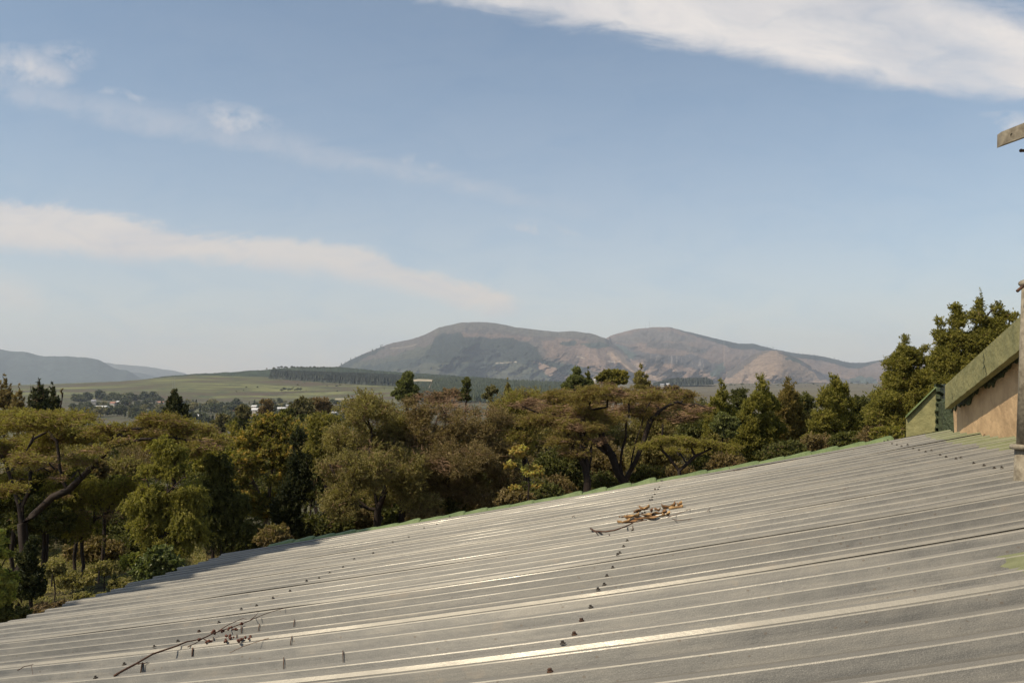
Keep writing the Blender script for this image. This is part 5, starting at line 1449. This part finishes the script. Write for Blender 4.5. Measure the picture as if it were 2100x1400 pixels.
# solve the board from its pixels: lower end near x=1938, upper end past the right border
ext = 1.35
ft = [fa_t + (fb_t - fa_t) * q for q in np.linspace(0, ext, 40)]
fb = [fa_b + (fb_b - fa_b) * q for q in np.linspace(0, ext, 40)]
P = []
fd = fb_t - fa_t; fd[2] = 0; fd /= np.linalg.norm(fd); fn = np.array([fd[1], -fd[0], 0])
if fn[0] > 0: fn = -fn
for i, (a2, b2) in enumerate(zip(ft, fb)):
    j1 = r_.uniform(-.003, .003)
    P += [b2 + [0, 0, j1], a2 + [0, 0, r_.uniform(-.001, .001)], a2 - fn * .045, b2 - fn * .045]
Q = []
for i in range(39):
    for k2 in range(4):
        a2 = i * 4 + k2; b2 = i * 4 + (k2 + 1) % 4
        Q.append((a2, a2 + 4, b2 + 4, b2))
Q += [(0, 1, 2, 3), tuple(39 * 4 + z for z in (3, 2, 1, 0))]
mb_.add(P, Q)
fascia = hpart(mb_, 'fascia_board', GPAINT)
# cracks and flaked spots on the board
mb_ = MB()
def crack(pts, w):
    for (x0, y0), (x1, y1) in zip(pts[:-1], pts[1:]):
        A = ray_plane(x0, y0, OV + .003); Bq = ray_plane(x1, y1, OV + .003)
        mb_.add([A - fd * w, A + fd * w, Bq + fd * w, Bq - fd * w], [(0, 1, 2, 3)])
crack([(2016, 724), (2018, 736), (2016, 744), (2020, 754), (2022, 765), (2021, 773)], .004)
crack([(1951, 806), (1954, 812), (1952, 818), (1957, 821)], .005)
crack([(2019, 748), (2016, 756)], .006)
hpart(mb_, 'crack', GDARK)
# sheets of the upper roof behind the board
mb_ = MB()
inn = np.array([-fn[0], -fn[1], 0])
a0 = fa_t + inn * .01 + [0, 0, -.012]; b0 = ft[-1] + inn * .01 + [0, 0, -.012]
mb_.box8([a0 + [0, 0, -.03], a0 + inn * 3.2 + [0, 0, -.03], b0 + inn * 3.2 + [0, 0, -.03], b0 + [0, 0, -.03], a0, a0 + inn * 3.2, b0 + inn * 3.2, b0])
hpart(mb_, 'upper_roof', SHEET)
# green parapet block below the board, left
def slab(mb_, px, D0, D1, th):
    pts = [at(x, y, D) for x, y, D in px]
    n_ = len(pts); back_ = [p_ + np.array(th) for p_ in pts]
    mb_.add(pts + back_, [(i, (i + 1) % n_, n_ + (i + 1) % n_, n_ + i) for i in range(n_)])
    c0 = len(mb_.v)
    if n_ == 4:
        b_ = c0 - 8
        mb_.q += [(b_, b_ + 1, b_ + 2, b_ + 3), (b_ + 7, b_ + 6, b_ + 5, b_ + 4)]
mb_ = MB()
slab(mb_, [(1858, 896, 6.98), (1919, 884, 6.80), (1921, 792, 6.80), (1858, 856, 6.98)], 0, 0, (.10, .20, 0))
hpart(mb_, 'parapet', GPAINT)
mb_ = MB()
slab(mb_, [(1857, 857, 6.95), (1922, 792, 6.77), (1924, 787, 6.77), (1857, 852, 6.95)], 0, 0, (.12, .24, 0))
hpart(mb_, 'parapet_cap', GPAINT2)
# rough dark pier between parapet and board: a crumbly vertical mass
mb_ = MB()
rows_ = []
r3 = random.Random(9)
for i in range(22):
    f_ = i / 21
    y = 892 - (892 - 787) * f_
    xL = 1917 + r3.uniform(-1.5, 1.5); xR = 1939 + r3.uniform(-1.5, 1.5) + (16 if y > 846 else 0)
    dd_ = r3.uniform(-.04, .04)
    rows_.append([at(xL, y, 6.84), at(xL + 3, y, 6.76 + dd_), at((xL + xR) / 2, y, 6.73 + dd_ + r3.uniform(-.02, .02)), at(xR - 3, y, 6.74 + r3.uniform(-.04, .04)), at(xR, y, 6.9)])
R_ = np.array(rows_); rr, cc_ = R_.shape[:2]
mb_.add(R_.reshape(-1, 3), [(a * cc_ + b_, a * cc_ + b_ + 1, (a + 1) * cc_ + b_ + 1, (a + 1) * cc_ + b_) for a in range(rr - 1) for b_ in range(cc_ - 1)])
tp = R_[-1]; back_ = [p_ + np.array([.05, .2, 0]) for p_ in tp]
mb_.add(list(tp) + back_, [(i, i + 1, 6 + i, 5 + i) for i in range(4)])
hpart(mb_, 'pier', GDARK)
# dark slab over the wall end, its colour standing in for shade
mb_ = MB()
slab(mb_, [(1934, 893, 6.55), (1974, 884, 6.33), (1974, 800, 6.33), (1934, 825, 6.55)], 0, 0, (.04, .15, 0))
hpart(mb_, 'shade_slab', GDARK)

# tall garden tree outside the picture on the left; it shades the far corner of the roof
def topx(P):
    d = (P[1]) * math.cos(PITCH) + (P[2] - ZC) * math.sin(PITCH)
    return 1050 + F * P[0] / d, 700 - F * (-P[1] * math.sin(PITCH) + (P[2] - ZC) * math.cos(PITCH)) / d
bl_ = []
for (u_, v_, t_, rad_) in ((-4.45, 3.6, 7.4, .62), (-4.3, 4.3, 7.9, .85), (-4.15, 4.9, 8.3, 1.0), (-4.7, 3.0, 7.2, .5), (-3.75, 5.1, 8.4, .75), (-5.3, 4.4, 7.6, .9), (-3.5, 5.5, 8.6, .6)):
    P_ = roofv(max(u_, -4.2), min(v_, 5.2)) + _D2 * min(u_ + 4.2, 0) + _D1 * max(v_ - 5.2, 0) + np.array(SUN) * t_
    x_, y__ = topx(P_); s__ = F / P_[1]
    bl_.append((x_, y__, rad_ * s__, rad_ * .8 * s__, P_[1] - 6.0))
tree('garden_tree', 'tall tree beyond the left picture edge shading the roof corner', FM['dark'], 6.0, (-1500, 1900), bl_, n=16000, leaf=.15, asp=.6, r_base=.14, sub=16, fork=(-1350, 200), subf=.55)

# ------------------------------------------------------------------ mast at the right border
e = thing('mast', at(2106, 1026, 3.6), 'weathered grey metal pole cut by the right picture edge', 'pole')
def mpart(mb_, name, mat, smooth=True):
    o_ = np.array(e.location)
    mb_.v = [tuple(np.array(p_) - o_) for p_ in mb_.v]
    o = mb_.build(name, mat, None, smooth); o.parent = e
    return o
DM = 3.6; km = DM / F
mb_ = MB(); mb_.tube([at(2104, 1026, DM), at(2105, 1000, DM), at(2107, 922, DM)], [24.5 * km, 24 * km, 23 * km], 28); mpart(mb_, 'lower_tube', WEATHER)
mb_ = MB(); mb_.tube([at(2107, 922, DM), at(2107, 921, DM), at(2107, 913, DM), at(2107, 911, DM)], [27 * km, 32 * km, 32 * km, 27 * km], 28); mpart(mb_, 'collar', WEATHER)
mb_ = MB(); mb_.tube([at(2107, 911, DM), at(2112, 590, DM)], [20 * km, 15 * km], 28); mpart(mb_, 'upper_tube', WEATHER)
mb_ = MB(); mb_.ball(at(2106, 581, DM), 16 * km, 14, 8, (1, 1, .55)); mpart(mb_, 'cap', WEATHER)
mb_ = MB(); mb_.tube([at(2086, 597, DM - .04), at(2100, 585, DM - .03)], 3.2 * km, 8); mpart(mb_, 'bolt', RUST)
# stay that ties the pole to the wall beyond the border
mb_ = MB(); mb_.tube([at(2107, 1000, DM), at(2107, 1000, DM) + np.array([.75, .12, .0])], .012, 8); mpart(mb_, 'wall_stay', WEATHER)

# flat drilled bar high at the right border
DB = 2.3
e = thing('metal_bar', at(2053, 298, DB), 'flat drilled metal bar jutting in at the right edge against the sky', 'bar')
def mpart2(mb_, name, mat, smooth=False):
    o_ = np.array(e.location)
    mb_.v = [tuple(np.array(p_) - o_) for p_ in mb_.v]
    o = mb_.build(name, mat, None, smooth); o.parent = e
    return o
mb_ = MB()
c00, c01 = at(2053.5, 298, DB), at(2054, 270.5, DB)
c10, c11 = at(2240, 230, DB - .28), at(2240, 196, DB - .28)
hc = at(2075, 275, DB - .033)
# face with a drilled hole: ring of points round the hole joined to the outline
dv = np.array([.004, .028, 0])
dx_ = (c10 - c00); 
ring = []
ax_ = dx_ / np.linalg.norm(dx_); ay_ = (c01 - c00) / np.linalg.norm(c01 - c00)
NR = 16; rh = .0042
f_s = .148
cen = (c00 + c01) / 2 + (( c10 + c11) / 2 - (c00 + c01) / 2) * .125
hwid = np.linalg.norm(c01 - c00) / 2
for j in range(NR):
    th = 2 * PI * j / NR
    ring.append(cen + ax_ * math.cos(th) * rh + ay_ * math.sin(th) * rh)
outer = []
sA = (c00 + (c10 - c00) * .0, c01); 
g0 = 0.0; g1 = .25
def edgept(th):
    c_, s_ = math.cos(th), math.sin(th)
    m_ = max(abs(c_), abs(s_)); return c_ / m_, s_ / m_
for j in range(NR):
    a_, b_ = edgept(2 * PI * j / NR)
    g_ = .125 + a_ * .125
    lo_ = c00 + (c10 - c00) * g_; hi_ = c01 + (c11 - c01) * g_
    outer.append((lo_ + hi_) / 2 + (hi_ - lo_) / 2 * b_)
for sgn, off in ((1, np.zeros(3)), (-1, dv)):
    q = [(j, (j + 1) % NR, NR + (j + 1) % NR, NR + j)[::sgn] for j in range(NR)]
    mb_.add([p_ + off for p_ in ring] + [p_ + off for p_ in outer], q)
mb_.add([p_ for p_ in ring] + [p_ + dv for p_ in ring], [(j, (j + 1) % NR, NR + (j + 1) % NR, NR + j) for j in range(NR)])
mb_.add([p_ for p_ in outer] + [p_ + dv for p_ in outer], [(NR + j, NR + (j + 1) % NR, (j + 1) % NR, j) for j in range(NR)])
r0 = c00 + (c10 - c00) * .25; r1 = c01 + (c11 - c01) * .25
mb_.box8([r0, c10, c10 + dv, r0 + dv, r1, c11, c11 + dv, r1 + dv])
mpart2(mb_, 'bar_plate', WEATHER)
mb_ = MB(); p_ = at(2094, 309, DB - .02); mb_.ball(p_, .005, 8, 5); mb_.tube([p_, p_ + np.array([.05, 0, -.002])], .0042, 8); mpart2(mb_, 'bolt_end', RUST)

# ------------------------------------------------------------------ debris on the roof
LEAFM = simple("dry_leaf", (.42, .27, .12), (.17, .080, .032), rough=.7, scale=25, lo=.4, hi=.6)
LEAFD = simple("dark_dry_leaf", (.22, .115, .045), (.09, .05, .025), rough=.7, scale=25)
STICK = simple("twig_brown", (.11, .055, .032), (.055, .030, .020), rough=.8, scale=40)
STICKR = simple("twig_red_brown", (.26, .13, .07), (.15, .08, .04), rough=.8, scale=40)
BERRY = simple("dry_berry", (.13, .045, .025), (.06, .025, .015), rough=.6, scale=90)
def on_roof(x, y, n=.0):
    u, v = roof_inv(x, y)
    k_ = v / PITCHR; d_ = abs(k_ - round(k_)) * PITCHR
    return u, v
def dry_leaf(x, y, L, W, ang, curl, lift, mat, label):
    u, v = on_roof(x, y)
    nU, nV = 9, 5
    P = []
    ca, sa = math.cos(ang), math.sin(ang)
    for i in range(nU):
        f_ = i / (nU - 1) * 2 - 1
        w_ = W * 1.5 * (1 - abs(f_) ** 1.7) ** .8 * .5 + .0008
        for j in range(nV):
            g_ = j / (nV - 1) * 2 - 1
            lu = f_ * L * .58 * (1 - .15 * curl * f_ * f_); lv = g_ * w_ * (1 - .35 * curl)
            z = lift + curl * (.012 * g_ * g_ + .007 * f_ * f_ * (1 + .9 * math.sin(curl * 40))) + .004 * math.sin(f_ * 5 + curl * 9 + g_ * 1.7) + .003
            P.append(roofv(u + lu * ca - lv * sa, v + lu * sa + lv * ca, hh_ + z))
    Q = [(i * nV + j, (i + 1) * nV + j, (i + 1) * nV + j + 1, i * nV + j + 1) for i in range(nU - 1) for j in range(nV - 1)]
    c_ = np.array(P).mean(0)
    me = new_mesh('dry_leaf', np.array(P), Q, mat, smooth=True)
    sol = me.modifiers.new('thickness', 'SOLIDIFY'); sol.thickness = .0004
    return tag(me, label, 'leaf', 'dry leaves in the pile on the roof')
pile = [
 (1300, 1076, .10, .050, .3, 1.5, .004, LEAFM, 'largest curled tan leaf at the left of the pile'),
 (1312, 1066, .09, .045, 1.0, 1.2, .012, LEAFD, 'dark folded leaf on top of the left side'),
 (1326, 1062, .08, .050, -.4, 1.3, .014, LEAFM, 'pale upright leaf at the top left of the pile'),
 (1334, 1070, .09, .040, .1, .7, .004, LEAFM, 'light flat leaf in the middle of the pile'),
 (1322, 1078, .10, .034, .05, .8, .001, LEAFD, 'brown narrow leaf at the bottom of the pile'),
 (1345, 1076, .12, .036, .1, .7, .002, LEAFM, 'long orange brown leaf along the lower edge'),
 (1300, 1083, .12, .030, .0, .6, .0, LEAFD, 'thin brown leaf beside the twig'),
 (1283, 1085, .08, .024, .2, 1.0, .0, LEAFM, 'small pointed leaf at the lower left tip of the pile'),
 (1360, 1068, .07, .036, .5, 1.0, .004, LEAFD, 'rust red leaf right of the middle'),
 (1352, 1061, .05, .024, -.6, 1.1, .004, LEAFD, 'small dark curled leaf standing above the middle'),
 (1376, 1058, .10, .044, .3, 1.6, .008, LEAFD, 'dark curled leaf in the right cluster'),
 (1390, 1058, .10, .046, -.1, 1.7, .002, LEAFM, 'golden cupped leaf at the right end of the pile'),
 (1398, 1054, .08, .040, 1.2, 1.8, .006, LEAFM, 'pale upturned leaf at the far right of the pile'),
 (1370, 1070, .06, .026, .7, 1.0, .0, LEAFM, 'small leaf hanging at the lower right'),
 (1340, 1065, .05, .022, 1.4, 1.4, .010, STICKR, 'reddish crumpled leaf scrap inside the pile'),
 (1366, 1064, .05, .022, 1.4, 1.2, .004, LEAFD, 'brown leaf scrap between the two clusters'),
 (1281, 1073, .05, .014, .2, .5, .0, LEAFD, 'lone sliver of leaf left of the pile')]
for a in pile: dry_leaf(*a)
def stick(name, pts, rad, mat, label, cat='twig', group=None, lift=.0, n=6, extra=(), berries=()):
    P = []
    for q in pts:
        u, v = on_roof(q[0], q[1]); P.append(roofv(u, v, hh_ + (q[2] if len(q) > 2 else .004) + lift))
    c_ = P[0]
    dense = []
    for i in range(len(P) - 1):
        for g_ in np.linspace(0, 1, 4)[:-1]: dense.append(P[i] * (1 - g_) + P[i + 1] * g_ + np.array([0, 0, random.uniform(-.001, .001)]))
    dense.append(P[-1])
    rr = np.interp(np.linspace(0, 1, len(dense)), [0, 1], rad)
    e = thing(name, c_, label, cat, group)
    m_ = MB(); m_.tube(dense, list(rr), n); m_.v = [tuple(np.array(p_) - c_) for p_ in m_.v]; m_.build('stem', mat, smooth=True).parent = e
    for ex in extra:
        Q = [roofv(*on_roof(q[0], q[1]), hh_ + (q[2] if len(q) > 2 else .004)) for q in ex]
        m_ = MB(); m_.tube(Q, list(np.linspace(rad[0] * .55, rad[1] * .6, len(Q))), 5); m_.v = [tuple(np.array(p_) - c_) for p_ in m_.v]; m_.build('side_twig', mat, smooth=True).parent = e
    for bx, by in berries:
        m_ = MB(); u, v = on_roof(bx, by)
        for _ in range(4):
            m_.ball(roofv(u + random.uniform(-.008, .008), v + random.uniform(-.012, .012), hh_ + .010 + random.uniform(0, .012)), random.uniform(.004, .0065), 8, 5)
        m_.v = [tuple(np.array(p_) - c_) for p_ in m_.v]; m_.build('berry_cluster', BERRY, smooth=True).parent = e
    return e
z_ = lambda x: 200 + x / 4.773
y_ = lambda y: 1240 + y / 4.773
Zp = lambda l: [(z_(a), y_(b)) + tuple(c) for a, b, *c in l]
stick('berry_twig', Zp([(180, 790, .004), (400, 688, .012), (560, 610, .02), (750, 548, .022), (900, 490, .022), (1040, 455, .02), (1180, 390, .02), (1330, 330, .016), (1500, 255, .012), (1650, 180, .010), (1855, 102, .004)]), (.0042, .0012), STICK,
      'long dark twig with berry clusters lying on the roof at lower left',
      extra=[Zp([(1190, 385, .02), (1300, 310, .02), (1440, 235, .016), (1478, 232, .01)]), Zp([(1510, 250, .012), (1560, 200, .01), (1590, 145, .004)]), Zp([(900, 515, .01), (990, 485, .016), (1060, 452, .02)]), Zp([(410, 688, .01), (470, 665, .004), (522, 655, .002)]),
             Zp([(1060, 450, .016), (1150, 470, .006), (1240, 465, .004)])],
      berries=[(z_(a), y_(b) + 4) for a, b in ((1020, 440), (1165, 360), (1240, 345), (1315, 325), (1375, 335), (1422, 272), (1110, 462), (1270, 450), (1335, 430), (1290, 405), (1400, 447))])
stick('berry_sprig', Zp([(1395, 450), (1450, 435), (1505, 430)]), (.0015, .0008), STICK, 'detached sprig with two berry clusters right of the long berry twig', berries=[(z_(1450), y_(445)), (z_(1495), y_(440))])
stick('bent_twig', [(1214, 1098, .008), (1222, 1103, .006), (1245, 1105, .006), (1262, 1103, .008), (1285, 1096, .01), (1303, 1087, .012), (1330, 1082, .01)], (.0055, .0028), STICK,
      'bent brown twig hooked under the left end of the leaf pile', extra=[[(1224, 1104), (1228, 1107)], [(1236, 1105), (1237, 1107.5)]])
stick('thin_twig', [(1381, 1077), (1393, 1081), (1422, 1078)], (.002, .0012), STICK, 'thin dark twig right of the leaf pile')
stick('thin_twig', [(1372, 1076, .008), (1392, 1068, .006), (1410, 1060, .004), (1420, 1055, .002)], (.0016, .0009), STICKR, 'fine straw running up right from the leaf pile')
stick('thin_twig', Zp([(1310, 566), (1400, 520), (1500, 480), (1640, 435), (1780, 395), (1920, 378), (2090, 372)]), (.0009, .0014), STICKR, 'fine reddish twig right of the berry twig')
stick('thin_twig', [(1454, 1062), (1457, 1057), (1460, 1054)], (.0018, .001), STICK, 'tiny dark splinter standing right of the leaf pile')
stick('forked_twig', [(40, 1400, .02), (55, 1391, .02), (72, 1385, .016)], (.0018, .001), STICK, 'small forked twig at the bottom left corner of the roof', extra=[[(68, 1387, .016), (70, 1400, .0)]])
stick('thin_twig', [(1496, 965), (1500, 974), (1520, 973), (1545, 971)], (.0022, .001), STICK, 'small bent twig near the far verge right of centre')
stick('thin_twig', [(1176, 1071), (1180, 1067)], (.0022, .001), STICK, 'speck of twig left of the leaf pile, alone on the roof')
stick('thin_twig', [(2020, 904), (2024, 898)], (.003, .001), STICK, 'dark splinter near the painted strip at the gable')
# thin dark rods modelled in place of twig shadows on the rib flanks
for i, (x, y0, y1, lb) in enumerate([(z_(918), y_(530), y_(608), 'dark modelled shadow against the rib under the berry twig, the thickest one'), (z_(1162), y_(400), y_(478), 'modelled shadow under the berry clusters'),
        (z_(1368), y_(385), y_(455), 'short modelled shadow right of the berry clusters'), (z_(1436), y_(290), y_(350), 'thin modelled shadow on the shiny lap beside the highest berry'), (z_(1617), y_(265), y_(325), 'lone hair-thin modelled shadow on the shiny lap'),
        (z_(1940), y_(232), y_(290), 'thin leaning modelled shadow on the shiny lap, the rightmost one'), (z_(1892), y_(420), y_(502), 'leaning dark modelled shadow two ribs below the shiny lap'), (z_(1885), y_(600), y_(635), 'tiny slanting modelled shadow near the bottom edge'),
        (z_(400), y_(690), y_(770), 'thick modelled shadow below the lower end of the berry twig'), (724, 1346, 1358, 'small dark modelled shadow on the roof left of the bottom middle'),
        (1253, 1108, 1114, 'small modelled shadow under the bent twig'), (1301, 1090, 1097, 'modelled shadow where the bent twig meets the leaf pile')]):
    u, v = on_roof(x, y0); k_ = round(v / PITCHR)
    vt = k_ * PITCHR - cr / 2
    A = roofv(u, vt - .0, hh_ + .006); Bq = roofv(u + random.uniform(-.004, .004), vt - fl - .004, .006)
    m_ = MB(); w_ = .0032 if i in (0, 8) else .0018
    m_.tube([A, (A + Bq) / 2 + _nr * .002, Bq], [w_, w_ * .9, w_ * .7], 6)
    tag(m_.build('shadow_rod', STICK, smooth=True), lb, 'twig')

# ------------------------------------------------------------------ haze
mb_ = MB(); mb_.box((0, 7000, 365), (36000, 16800, 930))
m, t = material("haze_air")
pv = N(t, 'ShaderNodeVolumePrincipled', {'Color': (.77, .86, 1.0, 1), 'Density': 6.4e-5, 'Anisotropy': .0})
o_ = N(t, 'ShaderNodeOutputMaterial'); t.links.new(pv.outputs[0], o_.inputs[1])
hz = mb_.build('haze', m)
tag(hz, kind='stuff', label='pale blue haze over the valley', cat='haze')
scene.cycles.volume_bounces = 0
scene.cycles.max_bounces = 6
scene.cycles.transparent_max_bounces = 16
print('objects', len(bpy.data.objects), 'screws', nsc)
